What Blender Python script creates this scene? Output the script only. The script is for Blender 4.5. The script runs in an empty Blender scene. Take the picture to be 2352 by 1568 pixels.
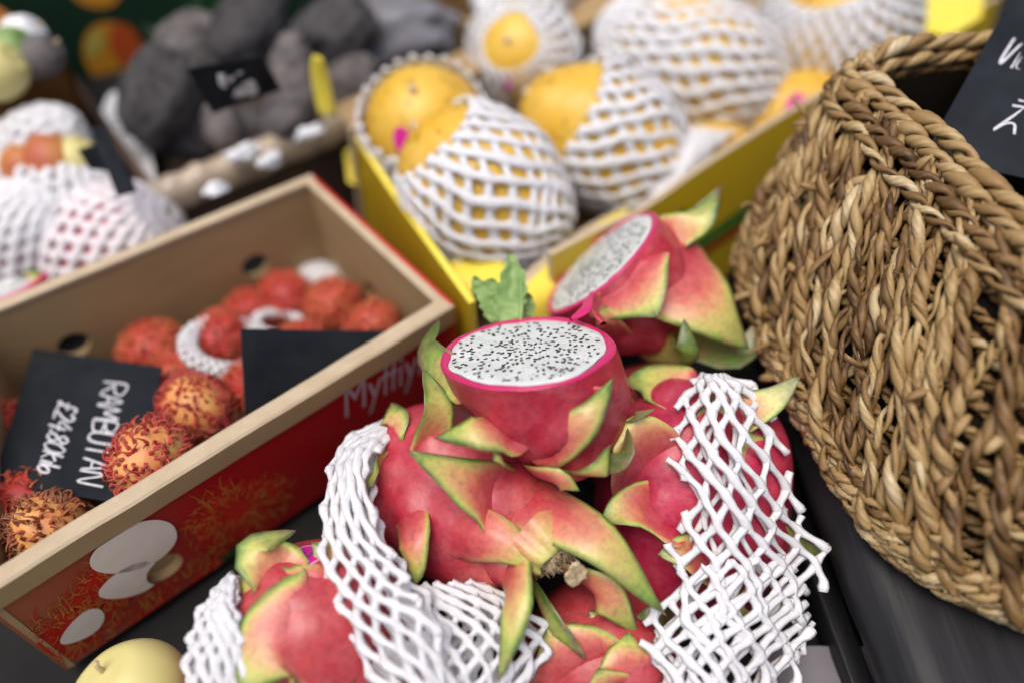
import bpy, bmesh, math, random
import numpy as np
from mathutils import Vector
random.seed(7); rng = np.random.default_rng(7)
scene = bpy.context.scene
COL = scene.collection

# ------------------------------------------------------------------ camera
PITCH, ROLL, LENS, CAM_Z = math.radians(50), math.radians(1), 28.0, 0.52
FW = np.array([0, math.cos(PITCH), -math.sin(PITCH)])
_r = np.array([1.0, 0, 0]); _u = np.array([0, math.sin(PITCH), math.cos(PITCH)])
RT = math.cos(ROLL)*_r - math.sin(ROLL)*_u
UP = math.cos(ROLL)*_u + math.sin(ROLL)*_r
CAM = np.array([0, 0, CAM_Z])
cam_d = bpy.data.cameras.new('camera'); cam = bpy.data.objects.new('camera', cam_d); COL.objects.link(cam)
from mathutils import Matrix
m = Matrix(((RT[0], UP[0], -FW[0], CAM[0]), (RT[1], UP[1], -FW[1], CAM[1]), (RT[2], UP[2], -FW[2], CAM[2]), (0, 0, 0, 1)))
cam.matrix_world = m
cam_d.lens = LENS; cam_d.sensor_width = 36; cam_d.clip_start = 0.02; cam_d.clip_end = 100
cam_d.dof.use_dof = True; cam_d.dof.focus_distance = 0.452; cam_d.dof.aperture_fstop = 1.4
scene.camera = cam

# ------------------------------------------------------------------ sky, sun, exposure
SUN_EL, SUN_AZ = math.radians(76), math.radians(-135)
w = bpy.data.worlds.new('World'); scene.world = w; w.use_nodes = True
nt = w.node_tree; bg = nt.nodes['Background']
sky = nt.nodes.new('ShaderNodeTexSky'); sky.sky_type = 'NISHITA'; sky.sun_disc = False
sky.sun_elevation = SUN_EL; sky.sun_rotation = SUN_AZ; sky.air_density = 1.0; sky.dust_density = 6.0; sky.ozone_density = 0.6
nt.links.new(sky.outputs[0], bg.inputs[0]); bg.inputs[1].default_value = 0.15
sd = bpy.data.lights.new('sun', 'SUN'); sun = bpy.data.objects.new('sun', sd); COL.objects.link(sun)
sd.energy = 1.5; sd.angle = math.radians(40); sd.color = (1.0, 0.95, 0.88)
sv = Vector((math.sin(SUN_AZ)*math.cos(SUN_EL), math.cos(SUN_AZ)*math.cos(SUN_EL), math.sin(SUN_EL)))
sun.rotation_euler = sv.to_track_quat('Z', 'Y').to_euler()
scene.view_settings.view_transform = 'Standard'; scene.view_settings.look = 'None'
scene.view_settings.exposure = 0.14; scene.view_settings.gamma = 1.0
scene.render.engine = 'CYCLES'; scene.cycles.use_denoising = True
scene.cycles.max_bounces = 6; scene.cycles.diffuse_bounces = 4; scene.cycles.glossy_bounces = 3
scene.cycles.transmission_bounces = 3; scene.cycles.caustics_reflective = False; scene.cycles.caustics_refractive = False

# ------------------------------------------------------------------ placing helpers (photo is measured on a 2352 x 1568 grid)
PW, PH = 2352.0, 1568.0
FPX = LENS/36*PW
def V3(*a): return np.array(a, float)
def ray(x, y): return FW + RT*(x-PW/2)/FPX + UP*(PH/2-y)/FPX
def D(x, y, d): return CAM + ray(x, y)*d                # point seen there at depth d
def P(x, y, z):                                          # point seen there at height z
    q = ray(x, y); return CAM + q*((z-CAM[2])/q[2])
def nrm(v): v = np.asarray(v, float); return v/(np.linalg.norm(v)+1e-12)
def iv(ax, ay, tow=0.0): return nrm(RT*ax + UP*ay - FW*tow)   # direction: right, up, toward the viewer

# ------------------------------------------------------------------ mesh helpers
class MB:
    def __init__(s): s.v = []; s.q = []; s.t = []; s.n = 0; s.a = {}; s.mi = []
    def add(s, v, quads=None, tris=None, mi=0, **attr):
        v = np.asarray(v, float).reshape(-1, 3); k = len(v)
        if quads is not None and len(quads): s.q.append((np.asarray(quads, int)+s.n, mi))
        if tris is not None and len(tris): s.t.append((np.asarray(tris, int)+s.n, mi))
        s.v.append(v)
        for key in set(list(attr)+list(s.a)):
            arr = s.a.setdefault(key, [np.zeros(s.n)] if s.n else [])
            val = attr.get(key, 0.0)
            arr.append(np.full(k, float(val)) if np.isscalar(val) else np.asarray(val, float).reshape(-1))
        s.n += k
        return s
    def mesh(s, name, mats, smooth=True, origin=None):
        V = np.concatenate(s.v) if s.v else np.zeros((0, 3))
        if origin is not None: V = V-np.asarray(origin)
        me = bpy.data.meshes.new(name)
        qs = [x for x, _ in s.q]; ts = [x for x, _ in s.t]
        Q = np.concatenate(qs) if qs else np.zeros((0, 4), int); T = np.concatenate(ts) if ts else np.zeros((0, 3), int)
        mi = np.concatenate([np.full(len(x), k) for x, k in s.q]+[np.full(len(x), k) for x, k in s.t]) if (s.q or s.t) else np.zeros(0)
        li = np.concatenate([Q.reshape(-1), T.reshape(-1)])
        tot = np.concatenate([np.full(len(Q), 4), np.full(len(T), 3)]).astype(int)
        st = np.concatenate([[0], np.cumsum(tot)[:-1]]).astype(int) if len(tot) else np.zeros(0, int)
        me.vertices.add(len(V)); me.vertices.foreach_set('co', V.astype(np.float32).reshape(-1))
        me.loops.add(len(li)); me.loops.foreach_set('vertex_index', li.astype(np.int32))
        me.polygons.add(len(tot)); me.polygons.foreach_set('loop_start', st.astype(np.int32))
        me.polygons.foreach_set('material_index', mi.astype(np.int32))
        me.update(calc_edges=True); me.validate()
        me.polygons.foreach_set('use_smooth', np.full(len(me.polygons), bool(smooth)))
        for key, arr in s.a.items():
            at = me.attributes.new(key, 'FLOAT', 'POINT'); at.data.foreach_set('value', np.concatenate(arr).astype(np.float32))
        for mt in (mats if isinstance(mats, (list, tuple)) else [mats]): me.materials.append(mt)
        return me

def world_loc(o):
    p = np.zeros(3)
    while o is not None: p = p+np.array(o.location); o = o.parent
    return p
def part(name, mb, mats, parent, smooth=True, label=None):
    me = mb.mesh(name, mats, smooth, origin=world_loc(parent))
    o = bpy.data.objects.new(name, me); COL.objects.link(o); o.parent = parent
    if label: o['label'] = label
    return o
def tag(o, label, cat, group=None):
    o['label'] = label; o['category'] = cat
    if group: o['group'] = group
    return o
def thing(name, label, cat, loc, group=None):
    o = bpy.data.objects.new(name, None); COL.objects.link(o); o.location = [float(x) for x in loc]; o.empty_display_size = 0.02
    return tag(o, label, cat, group)
def single(name, mb, mats, label, cat, loc=None, group=None, smooth=True):
    V = np.concatenate(mb.v); loc = V3((V[:, 0].min()+V[:, 0].max())/2, (V[:, 1].min()+V[:, 1].max())/2, V[:, 2].min()) if loc is None else loc
    me = mb.mesh(name, mats, smooth, origin=loc)
    o = bpy.data.objects.new(name, me); COL.objects.link(o); o.location = loc
    return tag(o, label, cat, group)
def struct(name, mb, mats, smooth=False):
    o = bpy.data.objects.new(name, mb.mesh(name, mats, smooth)); COL.objects.link(o); o['kind'] = 'structure'; return o

def grid_quads(nu, nv, wrap_u=False):
    # verts laid out [v][u]
    q = []
    U = nu if wrap_u else nu-1
    j, i = np.meshgrid(np.arange(nv-1), np.arange(U), indexing='ij')
    a = j*nu+i; b = j*nu+(i+1) % nu; c = (j+1)*nu+(i+1) % nu; d = (j+1)*nu+i
    return np.stack([a, b, c, d], -1).reshape(-1, 4)

def tube(mb, pts, rad, sides=6, ref=None, flat=1.0, caps=True, **attr):
    pts = np.asarray(pts, float); n = len(pts)
    rad = np.full(n, float(rad)) if np.isscalar(rad) else np.asarray(rad, float)
    t = np.gradient(pts, axis=0); t /= (np.linalg.norm(t, axis=1, keepdims=True)+1e-12)
    if ref is None:
        ref = np.array([0.3, 0.2, 1.0]) if abs(t[0][2]) < 0.85 else np.array([1.0, 0.2, 0.1])
    ref = np.asarray(ref, float)
    if ref.ndim == 1: ref = np.repeat(ref[None], n, 0)
    b = np.cross(t, ref); b /= (np.linalg.norm(b, axis=1, keepdims=True)+1e-12)
    nn = np.cross(b, t)
    th = np.arange(sides)/sides*2*np.pi
    V = pts[:, None, :] + rad[:, None, None]*(np.cos(th)[None, :, None]*b[:, None, :] + flat*np.sin(th)[None, :, None]*nn[:, None, :])
    V = V.reshape(-1, 3); q = grid_quads(sides, n, True)
    at = {}
    for k, val in attr.items():
        val = np.asarray(val, float)
        at[k] = np.repeat(val, sides) if val.ndim else float(val)
    tr = []
    if caps:
        for i in range(1, sides-1): tr.append((0, i+1, i)); tr.append(((n-1)*sides, (n-1)*sides+i, (n-1)*sides+i+1))
    mb.add(V, q, tr, **at)

def box(mb, c, ex, ey, ez, hx, hy, hz, bev=0.0, mi=0):
    # oriented box with a small chamfer
    c = np.asarray(c, float); E = np.stack([nrm(ex), nrm(ey), nrm(ez)])
    bm = bmesh.new(); bmesh.ops.create_cube(bm, size=2.0)
    for v in bm.verts: v.co = Vector((v.co.x*hx, v.co.y*hy, v.co.z*hz))
    if bev > 0: bmesh.ops.bevel(bm, geom=bm.edges[:], offset=bev, segments=2, affect='EDGES', profile=0.6)
    add_bm(mb, bm, lambda V: c+V@E, mi)
def add_bm(mb, bm, f=None, mi=0):
    bm.verts.index_update(); V = np.array([v.co[:] for v in bm.verts])
    q = [[v.index for v in fc.verts] for fc in bm.faces if len(fc.verts) == 4]
    t = []
    for fc in bm.faces:
        if len(fc.verts) == 3: t.append([v.index for v in fc.verts])
        elif len(fc.verts) > 4:
            ix = [v.index for v in fc.verts]
            for i in range(1, len(ix)-1): t.append([ix[0], ix[i], ix[i+1]])
    bm.free(); mb.add(f(V) if f else V, q, t, mi=mi)

def bez(pts, n):
    pts = [np.asarray(p, float) for p in pts]; t = np.linspace(0, 1, n)[:, None]
    if len(pts) == 3: a, b, c = pts; return (1-t)**2*a+2*t*(1-t)*b+t*t*c
    if len(pts) == 4: a, b, c, d = pts; return (1-t)**3*a+3*t*(1-t)**2*b+3*t*t*(1-t)*c+t**3*d
    return pts[0]*(1-t)+pts[-1]*t
def crom(pts, n):
    # smooth curve through points, n samples
    pts = np.asarray(pts, float); k = len(pts)
    pp = np.vstack([2*pts[0]-pts[1], pts, 2*pts[-1]-pts[-2]])
    s = np.linspace(0, k-1-1e-9, n); i = s.astype(int); f = (s-i)[:, None]
    a, b, c, d = pp[i], pp[i+1], pp[i+2], pp[i+3]
    return 0.5*((2*b)+(-a+c)*f+(2*a-5*b+4*c-d)*f**2+(-a+3*b-3*c+d)*f**3)
class Wob:
    # smooth random field
    def __init__(s, seed, freq, octv=4, dim=3):
        g = np.random.default_rng(seed); s.k = g.normal(size=(octv*4, dim))*freq*np.repeat(1.7**np.arange(octv), 4)[:, None]
        s.p = g.uniform(0, 6.28, octv*4); s.w = np.repeat(0.6**np.arange(octv), 4); s.w /= s.w.sum()
    def __call__(s, X): return (np.sin(np.asarray(X)@s.k.T+s.p)*s.w).sum(-1)*2.0

class Ell:
    # ellipsoid body: centre, unit axes (rows), radii; axis 0 = long axis pointing to the stem end
    def __init__(s, c, axis, r_ax, r_side, r_side2=None, up=None):
        s.c = np.asarray(c, float); a = nrm(axis); up = -FW if up is None else up
        b = nrm(np.cross(up, a)); cc = np.cross(a, b); s.E = np.stack([a, b, cc]); s.r = np.array([r_ax, r_side, r_side2 or r_side])
    def hit(s, x, y, grow=1.0):
        o = (s.E@(CAM-s.c))/(s.r*grow); d = (s.E@ray(x, y))/(s.r*grow)
        A, B, C = d@d, o@d, o@o-1; q = B*B-A*C
        t = (-B-math.sqrt(q))/A if q > 0 else -B/A
        p = o+d*t; p = p/np.linalg.norm(p)
        return s.c+s.E.T@(p*s.r*grow)
    def normal(s, X): return nrm(s.E.T@((s.E@(X-s.c))/s.r**2))

# ------------------------------------------------------------------ materials
def new_mat(name):
    mt = bpy.data.materials.new(name); mt.use_nodes = True; nt = mt.node_tree
    return mt, nt, nt.nodes['Principled BSDF']
def N(nt, typ, **kw):
    n = nt.nodes.new(typ)
    for k, v in kw.items(): setattr(n, k, v)
    return n
def ramp(nt, stops):
    r = N(nt, 'ShaderNodeValToRGB'); e = r.color_ramp.elements
    while len(e) < len(stops): e.new(0.5)
    for i, (p, c) in enumerate(stops): e[i].position = p; e[i].color = (*c, 1)
    return r
def noise(nt, scale, detail=4, rough=0.6, coord='Object', stretch=None, dist=0.0):
    tc = N(nt, 'ShaderNodeTexCoord'); n = N(nt, 'ShaderNodeTexNoise'); n.inputs['Scale'].default_value = scale
    n.inputs['Detail'].default_value = detail; n.inputs['Roughness'].default_value = rough; n.inputs['Distortion'].default_value = dist
    src = tc.outputs[coord]
    if stretch:
        mp = N(nt, 'ShaderNodeMapping'); mp.inputs['Scale'].default_value = stretch; nt.links.new(src, mp.inputs[0]); src = mp.outputs[0]
    nt.links.new(src, n.inputs['Vector']); return n
def mixc(nt, fac, a, b, mode='MIX'):
    mx = N(nt, 'ShaderNodeMix', data_type='RGBA', blend_type=mode)
    for s, v in ((0, fac), (6, a), (7, b)):
        if isinstance(v, (int, float)): mx.inputs[s].default_value = v
        elif isinstance(v, tuple): mx.inputs[s].default_value = (*v, 1)
        else: nt.links.new(v, mx.inputs[s])
    return mx.outputs[2]
def mth(nt, op, a, b=None, clamp=False):
    n = N(nt, 'ShaderNodeMath', operation=op); n.use_clamp = clamp
    for i, v in enumerate((a, b)):
        if v is None: continue
        if isinstance(v, (int, float)): n.inputs[i].default_value = v
        else: nt.links.new(v, n.inputs[i])
    return n.outputs[0]
def bump(nt, bs, h, strength=0.3, dist=0.001):
    b = N(nt, 'ShaderNodeBump'); b.inputs['Strength'].default_value = strength; b.inputs['Distance'].default_value = dist
    nt.links.new(h, b.inputs['Height']); nt.links.new(b.outputs[0], bs.inputs['Normal'])
def attr(nt, name):
    a = N(nt, 'ShaderNodeAttribute', attribute_name=name); return a.outputs['Fac']
def objrand(nt): return N(nt, 'ShaderNodeObjectInfo').outputs['Random']

def simple(name, c1, c2=None, rough=0.6, scale=30, spec=0.5, bmp=0.0, bscale=None, detail=5, sss=0.0, stretch=None, bdist=0.001):
    mt, nt, bs = new_mat(name)
    if c2 is None: c2 = tuple(x*0.82 for x in c1)
    n = noise(nt, scale, detail, stretch=stretch); r = ramp(nt, [(0.3, c1), (0.7, c2)]); nt.links.new(n.outputs['Fac'], r.inputs[0])
    nt.links.new(r.outputs[0], bs.inputs['Base Color']); bs.inputs['Roughness'].default_value = rough; bs.inputs['Specular IOR Level'].default_value = spec
    if bmp: bump(nt, bs, noise(nt, bscale or scale*4, 4, stretch=stretch).outputs['Fac'], bmp, bdist)
    if sss:
        bs.inputs['Subsurface Weight'].default_value = sss; bs.inputs['Subsurface Radius'].default_value = (0.004, 0.004, 0.004); bs.inputs['Subsurface Scale'].default_value = 1.0
    return mt

def rind_mat(name, c_a, c_b, hue=0.0):
    # dragon fruit skin: pink, turning salmon, yellow-green and green with the attribute g
    mt, nt, bs = new_mat(name)
    n1 = noise(nt, 26, 3, 0.55); n2 = noise(nt, 300, 4, 0.65); n3 = noise(nt, 90, 4, 0.6)
    base = ramp(nt, [(0.32, c_a), (0.68, c_b)]); nt.links.new(n1.outputs['Fac'], base.inputs[0])
    g = attr(nt, 'g')
    gg = mth(nt, 'ADD', g, mth(nt, 'MULTIPLY', mth(nt, 'SUBTRACT', n3.outputs['Fac'], 0.5), 0.22))
    tr = ramp(nt, [(0.0, (0.48, 0.045, 0.06)), (0.22, (0.54, 0.13, 0.09)), (0.40, (0.56, 0.33, 0.13)), (0.56, (0.47, 0.49, 0.115)), (0.76, (0.20, 0.31, 0.055)), (0.93, (0.065, 0.115, 0.028)), (1.0, (0.10, 0.07, 0.04))])
    nt.links.new(gg, tr.inputs[0])
    f = mth(nt, 'MULTIPLY', gg, 4.0, clamp=True)
    col = mixc(nt, f, base.outputs[0], tr.outputs[0])
    n4 = noise(nt, 55, 5, 0.7, dist=0.6); pl = ramp(nt, [(0.42, (0, 0, 0)), (0.75, (0.42, 0.42, 0.42))]); nt.links.new(n4.outputs['Fac'], pl.inputs[0])
    col = mixc(nt, pl.outputs[0], col, (0.56, 0.17, 0.19))
    sp = ramp(nt, [(0.25, (0.70, 0.70, 0.72)), (0.5, (1, 1, 1)), (0.8, (1.22, 1.16, 1.16))]); nt.links.new(n2.outputs['Fac'], sp.inputs[0])
    col = mixc(nt, 1.0, col, sp.outputs[0], 'MULTIPLY')
    nt.links.new(col, bs.inputs['Base Color'])
    rr = N(nt, 'ShaderNodeMapRange'); rr.inputs[3].default_value = 0.28; rr.inputs[4].default_value = 0.46; nt.links.new(n3.outputs['Fac'], rr.inputs[0]); nt.links.new(rr.outputs[0], bs.inputs['Roughness'])
    bs.inputs['Specular IOR Level'].default_value = 0.55
    bs.inputs['Subsurface Weight'].default_value = 0.12; bs.inputs['Subsurface Radius'].default_value = (0.003, 0.001, 0.001)
    bump(nt, bs, mth(nt, 'ADD', mth(nt, 'MULTIPLY', n3.outputs['Fac'], 1.0), mth(nt, 'MULTIPLY', n2.outputs['Fac'], 0.35)), 0.35, 0.0009)
    return mt
M = {}
M['rind'] = rind_mat('dragon_rind', (0.46, 0.036, 0.055), (0.36, 0.018, 0.046))
M['rind_deep'] = rind_mat('dragon_rind_deep', (0.43, 0.022, 0.042), (0.33, 0.012, 0.034))
M['rind_warm'] = rind_mat('dragon_rind_warm', (0.45, 0.050, 0.048), (0.38, 0.026, 0.042))
M['rind_magenta'] = rind_mat('dragon_rind_magenta', (0.48, 0.018, 0.075), (0.37, 0.012, 0.046))
M['rim'] = simple('rind_cut', (0.58, 0.018, 0.145), (0.52, 0.012, 0.115), 0.3, 90, 0.6, 0.3, 500, sss=0.2)
def flesh():
    mt, nt, bs = new_mat('white_flesh')
    n1 = noise(nt, 60, 4); n2 = noise(nt, 260, 4, dist=1.0)
    r = ramp(nt, [(0.3, (0.60, 0.65, 0.63)), (0.6, (0.67, 0.70, 0.69)), (0.8, (0.74, 0.76, 0.75))]); nt.links.new(n1.outputs['Fac'], r.inputs[0])
    nt.links.new(r.outputs[0], bs.inputs['Base Color']); bs.inputs['Roughness'].default_value = 0.2; bs.inputs['Specular IOR Level'].default_value = 0.6
    bs.inputs['Subsurface Weight'].default_value = 0.5; bs.inputs['Subsurface Radius'].default_value = (0.004, 0.0045, 0.0045)
    bump(nt, bs, n2.outputs['Fac'], 0.6, 0.0014); return mt
M['flesh'] = flesh()
M['seed'] = simple('black_seed', (0.006, 0.006, 0.007), (0.014, 0.012, 0.012), 0.28, 200, 0.6)
M['seed_deep'] = simple('sunken_seed', (0.20, 0.20, 0.21), (0.34, 0.34, 0.35), 0.4, 200)
M['foam'] = simple('white_foam', (0.74, 0.745, 0.765), (0.66, 0.665, 0.69), 0.72, 150, 0.25, 0.7, 1100, sss=0.15, bdist=0.0007)
M['foam_far'] = M['foam']
M['foam_pink'] = simple('pinkish_foam', (0.74, 0.70, 0.72), (0.70, 0.65, 0.68), 0.6, 80, 0.3)
def mango_mat(name, a, b, c):
    mt, nt, bs = new_mat(name); n1 = noise(nt, 14, 4); n2 = noise(nt, 120, 5, 0.7)
    r = ramp(nt, [(0.25, a), (0.55, b), (0.8, c)]); nt.links.new(n1.outputs['Fac'], r.inputs[0])
    s = ramp(nt, [(0.34, (0.45, 0.40, 0.18)), (0.46, (1, 1, 1))]); nt.links.new(n2.outputs['Fac'], s.inputs[0])
    nt.links.new(mixc(nt, 0.8, r.outputs[0], s.outputs[0], 'MULTIPLY'), bs.inputs['Base Color']); bs.inputs['Roughness'].default_value = 0.42
    bs.inputs['Subsurface Weight'].default_value = 0.1; bs.inputs['Subsurface Radius'].default_value = (0.004, 0.002, 0.001)
    bump(nt, bs, n2.outputs['Fac'], 0.1, 0.001); return mt
M['mango'] = mango_mat('mango_skin', (0.70, 0.48, 0.075), (0.66, 0.38, 0.03), (0.74, 0.56, 0.16))
M['card'] = simple('chalk_card', (0.007, 0.009, 0.012), (0.020, 0.024, 0.030), 0.55, 22, 0.12, 0.1, 500)
def chalk():
    mt, nt, bs = new_mat('chalk'); n = noise(nt, 500, 3); r = ramp(nt, [(0.3, (0.42, 0.42, 0.46)), (0.7, (0.72, 0.72, 0.76))])
    nt.links.new(n.outputs['Fac'], r.inputs[0]); nt.links.new(r.outputs[0], bs.inputs['Base Color']); bs.inputs['Roughness'].default_value = 0.9; return mt
M['chalk'] = chalk()
M['carton'] = simple('carton', (0.36, 0.25, 0.125), (0.31, 0.21, 0.10), 0.75, 18, 0.25, 0.15, 260, stretch=(1, 1, 3))
M['carton_in'] = M['carton']
M['carton_edge'] = simple('carton_edge', (0.50, 0.41, 0.29), (0.42, 0.33, 0.22), 0.8, 60, 0.2, 0.3, 700)
M['red_print'] = simple('red_print', (0.30, 0.010, 0.010), (0.23, 0.007, 0.009), 0.22, 9, 0.5, 0.04, 300)
M['red_bright'] = simple('red_print_bright', (0.52, 0.018, 0.018), (0.45, 0.014, 0.016), 0.25, 9, 0.5)
M['brown_print'] = simple('brown_print', (0.32, 0.10, 0.05), (0.25, 0.05, 0.03), 0.22, 9, 0.5)
M['white_print'] = simple('white_print', (0.44, 0.34, 0.36), (0.38, 0.28, 0.30), 0.25, 9, 0.5)
M['aril_print'] = simple('aril_print', (0.82, 0.76, 0.66), (0.72, 0.64, 0.52), 0.22, 40, 0.5)
M['hair_print_r'] = simple('hair_print_red', (0.58, 0.03, 0.016), (0.45, 0.02, 0.012), 0.22, 60)
M['hair_print_y'] = simple('hair_print_yellow', (0.50, 0.26, 0.05), (0.42, 0.14, 0.03), 0.22, 60)
M['leaf_print'] = simple('leaf_print', (0.02, 0.08, 0.025), (0.015, 0.05, 0.02), 0.22, 60)
M['yellow_print'] = simple('yellow_print', (0.50, 0.34, 0.012), (0.43, 0.29, 0.012), 0.4, 10, 0.4)
M['yellow_bright'] = simple('yellow_paper', (0.82, 0.70, 0.10), (0.76, 0.62, 0.06), 0.5, 20, 0.4, 0.1, 120)
M['green_print'] = simple('green_print', (0.05, 0.17, 0.02), (0.04, 0.13, 0.02), 0.4, 20, 0.4)
M['red_stripe'] = simple('red_stripe', (0.30, 0.02, 0.01), None, 0.4, 20, 0.4)
M['black_wood'] = simple('black_wood', (0.008, 0.008, 0.009), (0.022, 0.022, 0.025), 0.42, 6, 0.30, 0.5, 12, stretch=(14, 1.0, 14), bdist=0.0012)
M['table'] = simple('stall_paint', (0.012, 0.012, 0.013), (0.020, 0.019, 0.019), 0.8, 20, 0.12, 0.2, 80)
M['grey_cloth'] = simple('grey_cloth', (0.20, 0.19, 0.21), (0.16, 0.15, 0.17), 0.8, 20)
M['dark_green'] = simple('dark_green_print', (0.008, 0.045, 0.018), (0.006, 0.028, 0.014), 0.5, 8)
M['green_stroke'] = simple('green_stroke', (0.012, 0.12, 0.03), (0.010, 0.07, 0.02), 0.5, 10)
M['brown_box'] = simple('brown_crate', (0.20, 0.075, 0.012), (0.155, 0.055, 0.010), 0.6, 10, 0.3)
M['brown_box_l'] = simple('brown_crate_light', (0.30, 0.13, 0.035), (0.24, 0.10, 0.025), 0.6, 10, 0.3)
M['dark_carton'] = simple('dark_carton', (0.10, 0.065, 0.048), (0.07, 0.048, 0.036), 0.75, 12, 0.2)
M['film'] = simple('crumpled_film', (0.46, 0.38, 0.29), (0.36, 0.28, 0.20), 0.3, 30, 0.6, 0.5, 60)
M['root'] = simple('root_skin', (0.105, 0.100, 0.105), (0.024, 0.023, 0.025), 0.85, 45, 0.2, 0.8, 140, bdist=0.004)
M['root_pale'] = simple('root_pale', (0.20, 0.18, 0.18), (0.06, 0.054, 0.055), 0.85, 45, 0.2, 0.8, 140, bdist=0.004)
M['grey_bag'] = simple('grey_bag', (0.22, 0.22, 0.25), (0.09, 0.09, 0.10), 0.4, 25, 0.5, 0.6, 40, bdist=0.006)
M['white_paper'] = simple('white_paper', (0.80, 0.82, 0.85), (0.74, 0.76, 0.80), 0.6, 12)
M['pale_yellow'] = simple('pale_yellow_skin', (0.68, 0.62, 0.27), (0.60, 0.53, 0.20), 0.38, 12, 0.45, 0.08, 160, sss=0.08)
M['green_leaf'] = simple('fresh_leaf', (0.26, 0.38, 0.13), (0.16, 0.27, 0.08), 0.45, 60, 0.4, 0.6, 160)
M['stem_fluff'] = simple('dried_stem', (0.70, 0.56, 0.36), (0.50, 0.38, 0.22), 0.9, 160, 0.1, 0.8, 500, bdist=0.002)
M['hole_dark'] = simple('hollow_inside', (0.05, 0.035, 0.02), (0.20, 0.15, 0.09), 0.9, 120, 0.1)
M['pink_sticker'] = simple('pink_sticker', (0.62, 0.02, 0.30), (0.56, 0.015, 0.26), 0.25, 40, 0.5)
M['sticker_edge'] = simple('sticker_edge', (0.72, 0.36, 0.56), (0.66, 0.30, 0.50), 0.25, 40, 0.5)
M['sticker_white'] = simple('sticker_lettering', (0.80, 0.70, 0.78), None, 0.25, 40, 0.5)
M['blue_ink'] = simple('blue_ink', (0.06, 0.09, 0.30), None, 0.3, 40)
M['yellow_ink'] = simple('yellow_ink', (0.45, 0.38, 0.05), None, 0.3, 40)
M['mango_print_o'] = simple('mango_print_orange', (0.72, 0.34, 0.02), (0.66, 0.22, 0.02), 0.5, 6)
M['mango_print_r'] = simple('mango_print_red', (0.56, 0.07, 0.015), (0.60, 0.14, 0.018), 0.5, 8)
M['mango_print_y'] = simple('mango_print_yellow', (0.62, 0.50, 0.09), (0.5, 0.46, 0.10), 0.5, 8)
M['peach'] = simple('peach_skin', (0.40, 0.06, 0.035), (0.50, 0.30, 0.05), 0.5, 30)
def ramb_mat(name, a, b, hair=False):
    mt, nt, bs = new_mat(name); n1 = noise(nt, 60, 3); n2 = noise(nt, 240, 3)
    r = ramp(nt, [(0.35, a), (0.65, b)]); nt.links.new(n1.outputs['Fac'], r.inputs[0]); col = r.outputs[0]
    if hair:
        tr = ramp(nt, [(0.0, (1, 1, 1)), (0.55, (1, 1, 1)), (1.0, (1.0, 1.6, 1.4))]); nt.links.new(attr(nt, 'g'), tr.inputs[0])
        col = mixc(nt, 1.0, col, tr.outputs[0], 'MULTIPLY')
    nt.links.new(col, bs.inputs['Base Color']); bs.inputs['Roughness'].default_value = 0.5
    bump(nt, bs, n2.outputs['Fac'], 0.5, 0.001); return mt
M['ramb_red'] = ramb_mat('rambutan_red', (0.46, 0.035, 0.03), (0.38, 0.02, 0.03)); M['ramb_red_h'] = ramb_mat('rambutan_red_hair', (0.48, 0.06, 0.035), (0.50, 0.10, 0.04), True)
M['ramb_yel'] = ramb_mat('rambutan_yellow', (0.68, 0.40, 0.12), (0.58, 0.20, 0.06)); M['ramb_yel_h'] = ramb_mat('rambutan_yellow_hair', (0.44, 0.07, 0.04), (0.40, 0.03, 0.035), True)
M['ramb_or'] = ramb_mat('rambutan_orange', (0.50, 0.085, 0.045), (0.44, 0.045, 0.035)); M['ramb_or_h'] = ramb_mat('rambutan_orange_hair', (0.50, 0.12, 0.045), (0.46, 0.06, 0.035), True)
M['ramb_dark_h'] = ramb_mat('rambutan_dark_hair', (0.20, 0.06, 0.03), (0.34, 0.09, 0.03), True)
def straw(name, dk=1.0):
    mt, nt, bs = new_mat(name)
    rn = attr(nt, 'rnd'); tcn = noise(nt, 45, 4); fine = noise(nt, 700, 3, 0.7)
    cr = ramp(nt, [(0.0, (0.055, 0.026, 0.009)), (0.25, (0.15, 0.080, 0.026)), (0.5, (0.27, 0.165, 0.062)), (0.78, (0.37, 0.255, 0.110)), (1.0, (0.54, 0.44, 0.27))])
    f = mth(nt, 'ADD', mth(nt, 'MULTIPLY', rn, 0.8), mth(nt, 'MULTIPLY', mth(nt, 'SUBTRACT', tcn.outputs['Fac'], 0.4), 0.9)); nt.links.new(f, cr.inputs[0])
    u = attr(nt, 'uu'); wv = mth(nt, 'SINE', mth(nt, 'MULTIPLY', u, 38.0))
    st = mth(nt, 'ADD', mth(nt, 'MULTIPLY', wv, 0.10), mth(nt, 'MULTIPLY', fine.outputs['Fac'], 0.35))
    sc = mth(nt, 'ADD', st, 0.83)
    mx = N(nt, 'ShaderNodeVectorMath', operation='SCALE'); nt.links.new(cr.outputs[0], mx.inputs[0]); nt.links.new(sc, mx.inputs['Scale'])
    nt.links.new(mx.outputs[0], bs.inputs['Base Color']); bs.inputs['Roughness'].default_value = 0.48; bs.inputs['Specular IOR Level'].default_value = 0.4
    bump(nt, bs, st, 0.9, 0.0007); return mt
M['straw'] = straw('seagrass')
M['gap_shade'] = simple('gap_shade', (0.020, 0.015, 0.011), (0.012, 0.010, 0.008), 0.9, 40, 0.1)  # near-black tone standing in for shade between the basket cords
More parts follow.
